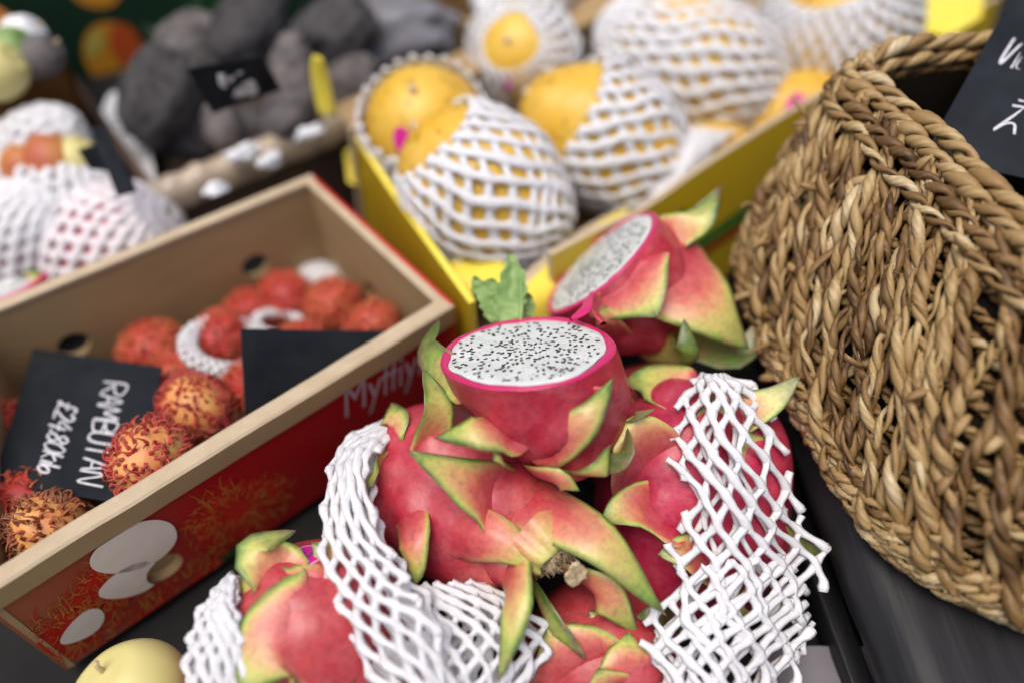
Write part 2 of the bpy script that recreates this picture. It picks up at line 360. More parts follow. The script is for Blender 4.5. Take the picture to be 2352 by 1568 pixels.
# ------------------------------------------------------------------ the stall: table, sloping display step, black board
mb = MB(); mb.add([(-3, -1, 0), (3, -1, 0), (3, 5, 0), (-3, 5, 0)], [(0, 1, 2, 3)]); struct('stall_table', mb, M['table'])
mb = MB(); box(mb, V3(0.015, 0.27, 0.016), (1, 0, 0), (0, 1, 0), (0, 0, 1), 0.125, 0.20, 0.016, 0.003)
struct('display_step', mb, M['table'])
mb = MB(); box(mb, V3(-0.62, 0.62, 0.03), (1, 0.1, 0), (-0.1, 1, 0), (0, 0, 1), 0.28, 0.16, 0.03, 0.003)
struct('display_step', mb, M['table'])
# black painted board with a rounded edge, the basket stands on it
eA, eB_ = P(1705, 660, 0.10), P(2085, 1600, 0.10)
ed = nrm(eB_-eA); side = nrm(np.cross(ed, V3(0, 0, 1)));  side = side if side[0] > 0 else -side
mb = MB(); prof = []
for a in np.linspace(-90, 90, 14): prof.append((0.022-0.022*math.cos(math.radians(a)), -0.022+0.022*math.sin(math.radians(a))))
prof += [(0.34, 0.0), (0.34, -0.044)]
nL = 40; rows = []
for i in range(nL):
    p0 = eA-ed*0.03+ed*(np.linalg.norm(eB_-eA)+0.275)*i/(nL-1)
    for (x, z) in prof: rows.append(p0+side*(x+0.0006*math.sin(i*1.7+x*90))+V3(0, 0, z))
npf = len(prof); q = grid_quads(npf, nL, True)
mb.add(np.array(rows), q, [(0, k, k+1) for k in range(1, npf-1)]+[(npf*(nL-1), npf*(nL-1)+k+1, npf*(nL-1)+k) for k in range(1, npf-1)])
board = single('black_board', mb, M['black_wood'], 'black painted wooden board with rounded edge carrying the seagrass basket', 'board')
# lower ledge, dark strip and a pale cloth seen below the board's edge
lp = [P(1895, 1330, 0.03), P(2075, 1640, 0.03), P(2010, 1640, 0.03), P(1835, 1380, 0.03)]
mb = MB(); c0 = sum(lp)/4; box(mb, c0-V3(0, 0, 0.01)-ed*0.02, ed, np.cross(V3(0, 0, 1), ed), (0, 0, 1), 0.20, 0.007, 0.012, 0.002)
single('black_ledge', mb, M['black_wood'], 'narrow black wooden ledge below the rounded edge of the board', 'ledge')
mb = MB(); u_ = np.linspace(0, 1, 24); cl_w = Wob(3, 2.2, 3, 2); pts = []
for j in range(24):
    for i in range(24):
        p_ = V3(0.145+0.12*u_[i], -0.03+0.20*u_[j], 0.018); pts.append(p_+V3(0, 0, 0.006*cl_w(np.array([i/6, j/6]))))
mb.add(np.array(pts), grid_quads(24, 24)); single('grey_cloth', mb, M['grey_cloth'], 'crumpled grey cloth lying on the stall below the black board', 'cloth')

# ------------------------------------------------------------------ foam nets
def net(mb, S, nu, nv, rad, wrap, seed, jit=0.16, ease=0.85, flat=0.62, sides=6, per=5, stub=0.0, lift=0.14, hj=0.0008, skip=None):
    wobU, wobV, wobH = Wob(seed, 1.1, 3, 2), Wob(seed+1, 1.1, 3, 2), Wob(seed+2, 1.3, 3, 2)
    n = int(nv*per)+1; s = np.linspace(0, nv, n); g = np.random.default_rng(seed)
    fr = s-np.floor(s); es = np.floor(s)+fr*(1-ease)+ease*(3*fr**2-2*fr**3)
    rngk = range(nu) if wrap else range(-nv//2-1, nu+nv//2+2)
    for fam in (1, -1):
        for k in rngk:
            u = (k+fam*es*0.5)/nu; v = s/nv
            segs = [np.arange(n)]
            if not wrap:
                ok = (u >= -stub*g.uniform(0.2, 1)) & (u <= 1+stub*g.uniform(0.2, 1)); idx = np.where(ok)[0]
                if len(idx) < 3: continue
                segs = [idx]
            for idx in segs:
                uu, vv = u[idx], v[idx]
                arg = np.stack([(np.cos(uu*2*np.pi)*1.3 if wrap else uu*nu*0.45), vv*nv*0.45+(np.sin(uu*2*np.pi) if wrap else 0)], -1)
                uj = uu+jit/nu*wobU(arg); vj = vv+jit/nv*wobV(arg)
                h = fam*rad*lift+hj*wobH(arg*1.4)
                p = S(uj, vj, h)
                r = rad*(0.95+0.20*np.cos(s[idx]*2*np.pi)+0.07*g.normal(size=len(idx))+0.10*np.sin(s[idx]*0.9+g.uniform(0, 6)))
                refs = S(uj, vj, h+0.004)-p
                tube(mb, p, r, sides, ref=refs, flat=flat)
def patch_S(L, R, bulge, extra=None, sag=0.0):
    L = [D(*p) for p in L]; R = [D(*p) for p in R]; n = 60
    l = crom(L, n); r = crom(R, n)
    def S(u, v, h):
        v_ = np.clip(v, 0, 1)*(n-1); i = np.clip(v_.astype(int), 0, n-2); f = (v_-i)[:, None]
        a = l[i]*(1-f)+l[i+1]*f; b = r[i]*(1-f)+r[i+1]*f
        uc = u[:, None]; p = a*(1-uc)+b*uc
        nn = -(p-CAM); nn /= np.linalg.norm(nn, axis=1, keepdims=True)
        bl = bulge(v) if callable(bulge) else bulge
        k = (bl*np.sin(np.pi*np.clip(u, 0, 1))+h)
        if extra is not None: k = k+extra(u, v)
        return p+nn*k[:, None]
    return S
def sleeve_S(ell, a0, a1, off=0.0015, squash=2.2, flare=0.0, wob=None, amp=0.0):
    def S(u, v, h):
        ph = a0+(a1-a0)*v; th = u*2*np.pi
        p = np.stack([np.cos(ph), np.sin(ph)*np.cos(th), np.sin(ph)*np.sin(th)], -1)
        rr = 1.0
        X = p*ell.r; nn = p/ell.r; nn /= np.linalg.norm(nn, axis=1, keepdims=True)
        k = off+h
        if wob is not None: k = k+amp*wob(p)
        if flare: k = k+flare*np.clip(1-v*5, 0, 1)**2
        X = X+nn*k[:, None]
        return ell.c+X@ell.E
    return S
GN = 'white foam nets around fruit'
# net pulled half down round the middle fruit: a folded collar on its left and below
mb = MB()
Lc = [(905, 955, 0.505), (800, 1015, 0.478), (748, 1110, 0.452), (729, 1235, 0.435), (742, 1345, 0.421), (800, 1455, 0.410), (880, 1570, 0.402), (960, 1660, 0.400)]
Rc = [(930, 985, 0.488), (862, 1040, 0.458), (848, 1120, 0.441), (882, 1235, 0.425), (925, 1310, 0.413), (990, 1385, 0.402), (1030, 1490, 0.396), (1060, 1640, 0.395)]
net(mb, patch_S(Lc, Rc, 0.010), 4, 17, 0.0026, False, 41, jit=0.50, stub=0.05, hj=0.002)
Lc2 = [(x+12, y+10, d+0.010) for x, y, d in Lc]; Rc2 = [(x+16, y+8, d+0.012) for x, y, d in Rc]
net(mb, patch_S(Lc2, Rc2, 0.004), 4, 15, 0.0023, False, 44, jit=0.5, stub=0.04, hj=0.002)
Lb = [(962, 1345, 0.436), (985, 1400, 0.424), (990, 1470, 0.412), (985, 1540, 0.405), (980, 1640, 0.402)]
Rb = [(1105, 1335, 0.446), (1175, 1380, 0.440), (1238, 1440, 0.432), (1240, 1520, 0.425), (1180, 1640, 0.420)]
net(mb, patch_S(Lb, Rb, 0.010), 5, 9, 0.0025, False, 47, jit=0.45, stub=0.04)
net(mb, patch_S([(x+10, y+14, d+0.012) for x, y, d in Lb], [(x-6, y+12, d+0.012) for x, y, d in Rb], 0.004), 5, 8, 0.0022, False, 49, jit=0.45)
single('foam_net', mb, M['foam'], 'white foam net peeled down into a thick collar around the middle dragon fruit', 'foam net', group=GN)
# net over the right fruit
mb = MB()
Ln = [(1618, 856, 0.484), (1578, 905, 0.470), (1575, 970, 0.461), (1572, 1050, 0.453), (1585, 1130, 0.448), (1566, 1230, 0.446), (1545, 1330, 0.443), (1512, 1430, 0.436), (1505, 1520, 0.431), (1530, 1640, 0.428)]
Rn = [(1650, 862, 0.484), (1722, 895, 0.474), (1762, 965, 0.468), (1800, 1065, 0.464), (1810, 1160, 0.463), (1838, 1240, 0.462), (1850, 1320, 0.458), (1842, 1430, 0.450), (1820, 1520, 0.444), (1770, 1640, 0.440)]
net(mb, patch_S(Ln, Rn, 0.017), 4, 16, 0.0027, False, 51, jit=0.40, stub=0.16, hj=0.0018)
net(mb, patch_S([(x+10, y+10, d+0.006) for x, y, d in Ln[2:]], [(x-30, y+18, d+0.005) for x, y, d in Rn[2:]], 0.015), 3, 8, 0.0020, False, 55, jit=0.4, stub=0.10, hj=0.0012)
net(mb, patch_S([(1545, 1310, 0.446), (1512, 1420, 0.440), (1500, 1510, 0.434), (1540, 1640, 0.430)], [(1860, 1270, 0.470), (1862, 1390, 0.462), (1835, 1500, 0.452), (1770, 1640, 0.445)], 0.024), 5, 9, 0.0025, False, 58, jit=0.40, stub=0.06)
net(mb, patch_S([(1458, 1420, 0.458), (1470, 1480, 0.452), (1500, 1540, 0.446)], [(1500, 1400, 0.455), (1520, 1470, 0.448), (1550, 1530, 0.442)], 0.004), 1, 3, 0.0021, False, 61, jit=0.2)
single('foam_net', mb, M['foam'], 'open white foam net with cut strand ends draped over the deep magenta dragon fruit', 'foam net', group=GN)
# net left of the bottom-left fruit
mb = MB()
La = [(528, 1322, 0.430), (478, 1370, 0.420), (440, 1440, 0.412), (425, 1520, 0.406), (420, 1640, 0.402)]
Ra = [(545, 1322, 0.428), (545, 1385, 0.414), (560, 1450, 0.402), (552, 1530, 0.396), (560, 1640, 0.394)]
net(mb, patch_S(La, Ra, 0.008), 4, 10, 0.0026, False, 65, jit=0.45, stub=0.03)
net(mb, patch_S([(x+8, y+10, d+0.009) for x, y, d in La], [(x-4, y+8, d+0.009) for x, y, d in Ra], 0.003), 4, 10, 0.0021, False, 68, jit=0.45)
single('foam_net', mb, M['foam'], 'white foam net bunched to a point beside the dragon fruit with folded green scale', 'foam net', group=GN)

# ------------------------------------------------------------------ pale yellow round fruit at the lower left
def round_fruit(name, ell, mat, label, cat, lobes=0, dim=0.0, seed=1, group=None, lump=0.015):
    nu, nv = 64, 40; th = np.linspace(0, 2*np.pi, nu, endpoint=False); ph = np.linspace(0, np.pi, nv); T, Ph = np.meshgrid(th, ph)
    p = np.stack([np.cos(Ph), np.sin(Ph)*np.cos(T), np.sin(Ph)*np.sin(T)], -1).reshape(-1, 3); k = 1+lump*Wob(seed, 2.2, 3)(p)
    if dim: k = k*(1-dim*np.exp(-((p[:, 0]-1)/0.10)**2))
    if lobes: k = k*(1+0.02*np.cos(lobes*T.reshape(-1)))
    mb = MB(); mb.add(ell.c+(p*k[:, None]*ell.r)@ell.E, grid_quads(nu, nv, True)); return mb
root = thing('yellow_fruit', 'pale yellow round fruit under the printed carton corner', 'fruit', D(305, 1590, 0.44)-V3(0, 0, 0.03))
eY = Ell(D(305, 1600, 0.435), iv(-0.3, 0.6, 0.4), 0.029, 0.031)
part('skin', round_fruit('y', eY, None, '', '', dim=0.14, seed=4), M['pale_yellow'], root)
mb = MB(); tp = eY.c+eY.E[0]*0.024; tube(mb, [tp, tp+eY.E[0]*0.006, tp+eY.E[0]*0.010+V3(0.002, 0, 0)], [0.0016, 0.0013, 0.0015], 7); part('stalk', mb, M['stem_fluff'], root)
# ------------------------------------------------------------------ dragon fruits
def scale_curve(ell, base, tip, lift=0.3, mid=None, n=16, root=0.35):
    base = np.asarray(base, float); tip = np.asarray(tip, float)
    nn = ell.normal(base); d = tip-base; L = np.linalg.norm(d)
    tan = nrm(d-nn*(d@nn))
    q_ = base-tan*L*root; lq = (ell.E@(q_-ell.c))/ell.r; q_ = ell.c+ell.E.T@(lq/np.linalg.norm(lq)*ell.r); p0 = q_-ell.normal(q_)*0.0075
    p1 = base-nn*0.0004
    p2 = base+tan*L*0.45+nn*L*lift*0.35 if mid is None else np.asarray(mid, float)
    return crom([p0, p1, p2, tip], n), nn
def scale_mesh(mb, cl, face, w, th=0.0032, cup=0.25, wave=0.08, seed=0, gpow=1.3, g0=0.0, edge=0.55, tipw=0.06, prof=1.5, gmax=0.90, twist=0.0, rootw=1.0, curl=0.07):
    # a fleshy flap along the centre line cl; face: which way its outer side looks; cup>0 curls the sides towards the face
    n = len(cl); ns = 11; s = np.linspace(-1, 1, ns)
    t = np.linspace(0, 1, n)
    tan = np.gradient(cl, axis=0); tan /= np.linalg.norm(tan, axis=1, keepdims=True)
    f = np.repeat(np.asarray(face, float)[None], n, 0) if np.asarray(face).ndim == 1 else np.asarray(face)
    wd = np.cross(tan, f); wd /= (np.linalg.norm(wd, axis=1, keepdims=True)+1e-9); f = np.cross(wd, tan)
    if twist:
        a = (twist*t)[:, None]; wd, f = wd*np.cos(a)+f*np.sin(a), f*np.cos(a)-wd*np.sin(a)
    W = 1.2*w*(np.clip(1-t**prof, 0, 1)*(1-tipw)+tipw*(1-t)**0.5)*np.clip(0.18+t*2.6, 0, 1)**0.8*rootw**(1-t)
    Lc_ = np.linalg.norm(cl[-1]-cl[0]); cl = cl+f*(curl*Lc_*np.clip((t-0.55)/0.45, 0, 1)**2)[:, None]
    wob = Wob(seed+11, 5.0, 3, 2)
    e = np.stack(np.meshgrid(t, s, indexing='ij'), -1)
    ww = 1+wave*wob(e*np.array([2.2, 0.8]))
    off = (cup*W[:, None]*(s[None]**2)) + 0.25*wave*w*wob(e*np.array([3.0, 1.5])+5)*(np.abs(s)[None]**1.5)
    ctr = cl[:, None, :] + wd[:, None, :]*(s[None]*W[:, None]*ww)[..., None] + f[:, None, :]*off[..., None]
    tk = th*(1-0.72*t[:, None])*(np.clip(1-s[None]**2, 0, 1)**0.6*0.9+0.10)
    top = ctr+f[:, None, :]*tk[..., None]*0.5; bot = ctr-f[:, None, :]*tk[..., None]*0.5
    g = g0+np.clip((t[:, None]-0.25)/0.75, 0, 1)**(gpow*1.25)*0.88 + edge*(0.35*np.abs(s)[None]**3+0.65*np.abs(s)[None]**9)*np.clip(t[:, None]*2.2-0.3, 0, 1)*1.15
    g = np.clip(g+0.05*wob(e*4), 0, gmax); g = np.where((t[:, None]+0.05*wob(e*6)) > 0.965, 1.0, g)
    gb = np.clip(g*0.9+0.06, 0, gmax)
    v0 = top.reshape(-1, 3); v1 = bot.reshape(-1, 3); k = len(v0); q = grid_quads(ns, n)
    qs = [q, q[:, ::-1]+k]
    rimq = []
    for i in range(n-1):
        a, b = i*ns, (i+1)*ns; rimq.append((a, b, b+k, a+k)); a, b = i*ns+ns-1, (i+1)*ns+ns-1; rimq.append((b, a, a+k, b+k))
    for i in range(ns-1):
        a = (n-1)*ns+i; rimq.append((a, a+1, a+1+k, a+k))
    mb.add(np.vstack([v0, v1]), np.vstack(qs+[np.array(rimq)]), g=np.concatenate([g.reshape(-1), gb.reshape(-1)]))

def body_mesh(ell, bumps, seed, nu=112, nv=72, lump=0.02, stem_g=0.0, tip_g=0.0, squash=2.25):
    th = np.linspace(0, 2*np.pi, nu, endpoint=False); ph = np.linspace(0.0, np.pi, nv)
    T, Ph = np.meshgrid(th, ph); ax = np.cos(Ph); rr = np.sin(Ph)
    p = np.stack([ax, rr*np.cos(T), rr*np.sin(T)], -1).reshape(-1, 3)
    wob = Wob(seed, 2.6, 3)
    k = (np.abs(p)**squash).sum(-1)**(-1/squash)
    p = p*k[:, None]
    X = p*(1+lump*wob(p*1.0))[:, None]*ell.r
    Wd = ell.c+X@ell.E
    nn = (p/ell.r)@ell.E; nn /= np.linalg.norm(nn, axis=1, keepdims=True)
    disp = np.zeros(len(Wd))
    for (cl, nrm_, wdt, amp) in bumps:
        m_ = max(3, int(len(cl)*0.5)); c2 = cl[:m_]
        dd = np.linalg.norm(Wd[:, None, :]-c2[None], axis=2); j = dd.argmin(1); dm = dd[np.arange(len(Wd)), j]
        tt = j/(m_-1)
        disp = np.maximum(disp, amp*(0.35+0.65*tt)*np.exp(-(dm/(wdt*0.8))**2))
    Wd = Wd+nn*disp[:, None]
    g = stem_g*np.clip((p[:, 0]-0.35)/0.6, 0, 1)**1.3+tip_g*np.clip((-p[:, 0]-0.5)/0.5, 0, 1)
    return Wd, grid_quads(nu, nv, True), g

def dragon_fruit(label, ell, scales, mat, seed, loc=None, stem_g=0.35, tip_g=0.0, group='dragon fruits piled on the stall', lump=0.02, cut=None):
    """scales: dicts(base=(x,y), tip=(x,y,d), w, lift, mid=(x,y,d), face=...)"""
    root = thing('dragon_fruit', label, 'dragon fruit', ell.c-V3(0, 0, ell.r[1]), group)
    made = []; bumps = []
    for i, s in enumerate(scales):
        base = ell.hit(*s['base']) if len(s['base']) == 2 else D(*s['base'])
        tip = D(*s['tip']); mid = D(*s['mid']) if 'mid' in s else None
        cl, nn = scale_curve(ell, base, tip, s.get('lift', 0.3), mid, root=s.get('root', 0.35))
        face = s.get('face'); face = nn if face is None else nrm(nn*0.3+nrm(face))
        made.append((cl, face, s)); bumps.append((cl, nn, s['w'], s.get('bump', 0.0050)))
    mb = MB(); V, q, g = body_mesh(ell, bumps, seed, stem_g=stem_g, tip_g=tip_g, lump=lump); mb.add(V, q, g=g)
    part('rind', mb, mat, root)
    for i, (cl, face, s) in enumerate(made):
        mb = MB(); scale_mesh(mb, cl, face, s['w'], s.get('th', 0.0032), s.get('cup', 0.22), s.get('wave', 0.09), seed*31+i, s.get('gpow', 1.2), s.get('g0', 0.04), s.get('edge', 0.6), s.get('tipw', 0.06), s.get('prof', 1.5), twist=s.get('twist', 0), rootw=s.get('rootw', 1.0))
        part('scale', mb, mat, root)
    return root

def sticker(root, ell, x, y, r, ang=0.0):
    # round pink fruit label lying on the skin
    c = ell.hit(x, y, 1.0); n = ell.normal(c); e1 = nrm(np.cross(n, V3(0.2, 0, 1))); e2 = np.cross(n, e1)
    ca, sa = math.cos(ang), math.sin(ang); e1, e2 = e1*ca+e2*sa, e2*ca-e1*sa
    def disc(mb, r0, r1, h, n_=40, a0=0, a1=2*math.pi):
        th = np.linspace(a0, a1, n_); V = []
        for rr in (r0, r1):
            for t in th:
                q = c+(e1*math.cos(t)+e2*math.sin(t))*rr; V.append(q)
        V = np.array(V); loc = (V-ell.c)@ell.E.T; k = np.linalg.norm(loc/ell.r, axis=1); V = ell.c+((loc/k[:, None])@ell.E)
        V = V+n*h; mb.add(V, grid_quads(n_, 2))
    st = None
    mb = MB(); disc(mb, 0.0001, r*0.86, 0.0021); st = part('sticker', mb, M['pink_sticker'], root)
    mb = MB(); disc(mb, r*0.86, r, 0.0021); part('sticker_border', mb, M['sticker_edge'], st)
    mb = MB()
    for k in range(9): disc(mb, r*0.62, r*0.80, 0.0024, 4, 1.9+k*0.2, 1.9+k*0.2+0.11)
    for k in range(6): disc(mb, r*0.62, r*0.80, 0.0024, 4, 4.5+k*0.2, 4.5+k*0.2+0.11)
    part('sticker_lettering', mb, M['sticker_white'], st)
    mb = MB(); disc(mb, r*0.22, r*0.34, 0.0024, 20, 0.6, 5.2); part('sticker_emblem', mb, M['blue_ink'], st)
    mb = MB(); disc(mb, r*0.38, r*0.56, 0.0024, 4, 2.3, 2.7); disc(mb, r*0.38, r*0.5, 0.0024, 4, 3.3, 3.6); part('sticker_emblem', mb, M['yellow_ink'], st)

# ---- the whole fruit under the cut one
LEFT = iv(-1, 0.1, 0.5); TOW = iv(0, 0, 1)
e1 = Ell(D(1055, 1135, 0.493), iv(0.80, -0.48, 0.40), 0.066, 0.051, 0.047)
f1 = dragon_fruit('whole pink dragon fruit with hollow dried stem end under the cut halves', e1, [
    dict(base=(1150, 1150), tip=(930, 1040, 0.425), mid=(1068, 1105, 0.430), w=0.027, cup=0.10, face=iv(0.1, 0.5, 0.9), gpow=1.5, edge=0.95, g0=0.0, wave=0.12, prof=1.3, bump=0.004),
    dict(base=(935, 1165), tip=(962, 1335, 0.437), mid=(945, 1250, 0.434), w=0.0125, cup=-0.35, gpow=2.0, edge=0.6, prof=5, tipw=0.7, face=iv(-0.3, 0.1, 1)),
    dict(base=(875, 1090), tip=(822, 1125, 0.455), mid=(850, 1095, 0.452), w=0.016, cup=0.1, gpow=0.7),
    dict(base=(905, 1000), tip=(905, 930, 0.492), mid=(898, 965, 0.476), w=0.015, cup=-0.2, gpow=1.0, tipw=0.4, prof=3),
    dict(base=(985, 1020), tip=(968, 855, 0.462), mid=(1003, 930, 0.452), w=0.0125, cup=0.25, gpow=0.75, prof=2.0, tipw=0.35, face=iv(0.6, 0.2, 0.8)),
    dict(base=(1190, 1130), tip=(1500, 1405, 0.432), mid=(1385, 1245, 0.418), w=0.0185, cup=-0.22, gpow=1.25, edge=0.6, prof=2.2, tipw=0.1, face=iv(0.25, 0.5, 0.9), root=0.45),
    dict(base=(1285, 1310), tip=(1455, 1440, 0.447), mid=(1385, 1365, 0.428), w=0.017, cup=-0.15, gpow=1.9, edge=0.5, prof=2.2, tipw=0.2, face=iv(0.1, -0.3, 0.9)),
    dict(base=(1165, 1265), tip=(1158, 1562, 0.408), mid=(1178, 1390, 0.410), w=0.0165, cup=-0.35, gpow=1.2, edge=0.7, prof=1.7, tipw=0.12, face=iv(-0.75, 0.1, 0.8), root=0.4),
    dict(base=(1225, 1335), tip=(1352, 1496, 0.432), mid=(1262, 1430, 0.434), w=0.0150, cup=-0.2, gpow=0.55, edge=0.9, prof=2.0, tipw=0.25, face=iv(-0.5, -0.3, 0.9)),
    dict(base=(1010, 1215), tip=(1245, 1300, 0.430), mid=(1130, 1235, 0.428), w=0.0165, cup=-0.35, gpow=2.6, edge=0.2, prof=4, tipw=0.7, face=iv(0.1, 0.2, 1), g0=0.08, bump=0.002),
    dict(base=(1100, 1330), tip=(1215, 1345, 0.441), mid=(1160, 1330, 0.437), w=0.0135, cup=-0.3, gpow=3, edge=0.2, prof=4, tipw=0.7, face=iv(0, -0.2, 1)),
], M['rind'], 3, stem_g=0.34)
# hollow stem end: a torn dark pit with dried fluff and a pale round scar
sp = D(1283, 1285, 0.431); sa = iv(0.62, -0.55, 0.55)
s1, s2 = nrm(np.cross(sa, UP)), None; s2 = np.cross(sa, s1)
mb = MB(); nth = 36; wv = Wob(5, 2.0, 3, 2); rows = []
for k, (rr, h) in enumerate(((0.0185, -0.020), (0.0160, -0.009), (0.0138, -0.0015), (0.0122, 0.0002), (0.0105, -0.0012), (0.0092, -0.006), (0.0080, -0.013), (0.0005, -0.016))):
    for i in range(nth):
        t = i/nth*2*math.pi; j = 1+0.16*wv(V3(math.cos(t)*1.5, math.sin(t)*1.5+k*0.1)[:2]); h2 = h+0.0016*wv(V3(math.cos(t)*3, math.sin(t)*3+9)[:2])
        rows.append(sp+(s1*math.cos(t)*1.15+s2*math.sin(t)*0.9)*rr*j+sa*h2)
mb.add(np.array(rows[:nth*4]), grid_quads(nth, 4, True), g=np.repeat([0.3, 0.42, 0.55, 0.6], nth)); stem = part('stem_end', mb, M['rind'], f1)
mb = MB(); mb.add(np.array(rows[nth*3:]), grid_quads(nth, 5, True)); part('stem_hollow', mb, M['hole_dark'], stem)
mb = MB(); fl = np.random.default_rng(4)
for i in range(420):
    t = fl.uniform(0, 6.28); r0 = fl.uniform(0.004, 0.0105); b0 = sp+(s1*math.cos(t)*1.1+s2*math.sin(t)*0.9)*r0+sa*fl.uniform(-0.006, 0.001)
    d0 = nrm(sa*0.5+(s1*math.cos(t)+s2*math.sin(t))*fl.uniform(-0.9, 0.5)+fl.normal(size=3)*0.4); tube(mb, [b0, b0+d0*0.0022+fl.normal(size=3)*0.0004, b0+d0*0.0045+fl.normal(size=3)*0.001], [0.00035, 0.0003, 0.0001], 3)
o = part('stem_fibres', mb, M['stem_fluff'], stem); o['kind'] = 'stuff'
mb = MB(); rows = []; dc = D(1322, 1318, 0.4215); dn = iv(0.25, -0.45, 0.9); d1 = nrm(np.cross(dn, UP)); d2 = np.cross(dn, d1)
for k, (rr, h) in enumerate(((0.0004, 0.0004), (0.004, 0.0002), (0.0060, 0.0008), (0.0075, 0.0003), (0.0070, -0.0010), (0.0004, -0.002))):
    for i in range(28):
        t = i/28*2*math.pi; j = 1+0.22*wv(V3(math.cos(t)*2, math.sin(t)*2)[:2]); rows.append(dc+(d1*math.cos(t)*0.85+d2*math.sin(t)*1.1)*rr*j+dn*(h+0.0012*wv(V3(t*5, k*1.3)[:2])))
mb.add(np.array(rows), grid_quads(28, 6, True)); part('stem_scar', mb, M['stem_fluff'], stem)
sticker(f1, e1, 1098, 1050, 0.0078, 0.4)

# ---- right fruit under the foam net
e2 = Ell(D(1588, 1150, 0.512), iv(0.05, 1, 0.12), 0.080, 0.061, 0.056)
f2 = dragon_fruit('deep magenta dragon fruit half covered by an open foam net beside the black board', e2, [
    dict(base=(1500, 1080), tip=(1418, 992, 0.452), mid=(1450, 1010, 0.448), w=0.026, cup=0.1, gpow=1.6, edge=0.25, prof=2.2, tipw=0.2, face=iv(-0.3, 0.5, 0.8)),
    dict(base=(1430, 990), tip=(1502, 952, 0.450), mid=(1455, 962, 0.448), w=0.006, cup=0.3, gpow=0.4, g0=0.35, face=iv(-0.1, 0.7, 0.7), prof=2),
    dict(base=(1420, 1000), tip=(1408, 1085, 0.437), mid=(1432, 1035, 0.436), w=0.0125, cup=0.1, gpow=0.3, g0=0.5, face=iv(-0.4, 0, 1), prof=2.6, tipw=0.4, root=0.1),
    dict(base=(1530, 1180), tip=(1382, 1200, 0.448), mid=(1450, 1168, 0.449), w=0.020, cup=0.25, gpow=1.8, edge=0.6, prof=2.0, tipw=0.15, face=iv(-0.2, 0.6, 0.7)),
    dict(base=(1640, 1290), tip=(1510, 1275, 0.449), mid=(1570, 1268, 0.448), w=0.018, cup=0.2, gpow=1.6, edge=0.6, face=iv(-0.2, 0.6, 0.8)),
    dict(base=(1680, 960), tip=(1835, 868, 0.470), mid=(1765, 925, 0.466), w=0.0135, cup=0.15, gpow=0.9, edge=0.7, prof=2.0, tipw=0.3, face=iv(0.2, 0.5, 0.8)),
    dict(base=(1640, 985), tip=(1655, 900, 0.478), mid=(1645, 950, 0.467), w=0.015, cup=0.1, gpow=0.8, prof=2.0),
    dict(base=(1730, 1060), tip=(1700, 985, 0.462), mid=(1715, 1020, 0.460), w=0.017, cup=0.1, gpow=0.9, prof=2.0),
    dict(base=(1770, 1250), tip=(1885, 1258, 0.486), mid=(1830, 1262, 0.480), w=0.015, cup=0.1, gpow=0.8, g0=0.1),
    dict(base=(1560, 900), tip=(1435, 885, 0.500), mid=(1490, 880, 0.498), w=0.018, cup=0.2, gpow=0.7, prof=2.4, tipw=0.3, face=iv(-0.2, 0.6, 0.7)),
    dict(base=(1560, 1420), tip=(1470, 1415, 0.448), mid=(1510, 1410, 0.445), w=0.012, cup=0.1, gpow=0.4, g0=0.35, face=iv(-0.1, 0.6, 0.8)),
    dict(base=(1720, 1330), tip=(1690, 1430, 0.455), mid=(1705, 1385, 0.452), w=0.018, cup=0.1, gpow=0.9),
], M['rind_magenta'], 8, stem_g=0.0, tip_g=0.0, lump=0.035)

# ---- bottom-left fruit, large and smooth
e3 = Ell(D(742, 1500, 0.458), iv(-0.1, 0.9, 0.25), 0.066, 0.058, 0.052)
f3 = dragon_fruit('dragon fruit with folded-over green scale and pink sticker in front of the red carton', e3, [
    dict(base=(700, 1390), tip=(548, 1330, 0.431), mid=(620, 1365, 0.418), w=0.019, cup=-0.12, gpow=2.3, edge=0.6, prof=3, tipw=0.5, face=iv(-0.1, 0.3, 1)),
    dict(base=(640, 1320), tip=(680, 1225, 0.438), mid=(590, 1262, 0.424), w=0.0155, cup=0.25, gpow=0.8, edge=0.8, prof=2.2, tipw=0.4, face=iv(-0.2, 0.7, 0.7)),
    dict(base=(740, 1450), tip=(560, 1585, 0.395), mid=(620, 1480, 0.398), w=0.030, cup=-0.15, gpow=2.0, edge=0.75, prof=3.2, tipw=0.5, face=iv(-0.2, 0.2, 1)),
    dict(base=(840, 1340), tip=(720, 1250, 0.440), mid=(775, 1290, 0.431), w=0.018, cup=-0.1, gpow=2.4, edge=0.3, prof=2.5, face=iv(0, 0.4, 0.9)),
    dict(base=(600, 1400), tip=(565, 1440, 0.432), mid=(580, 1420, 0.430), w=0.012, cup=0.1, gpow=0.8, g0=0.15),
], M['rind_warm'], 5, stem_g=0.0, lump=0.03)
sticker(f3, e3, 705, 1278, 0.0092, 1.1)

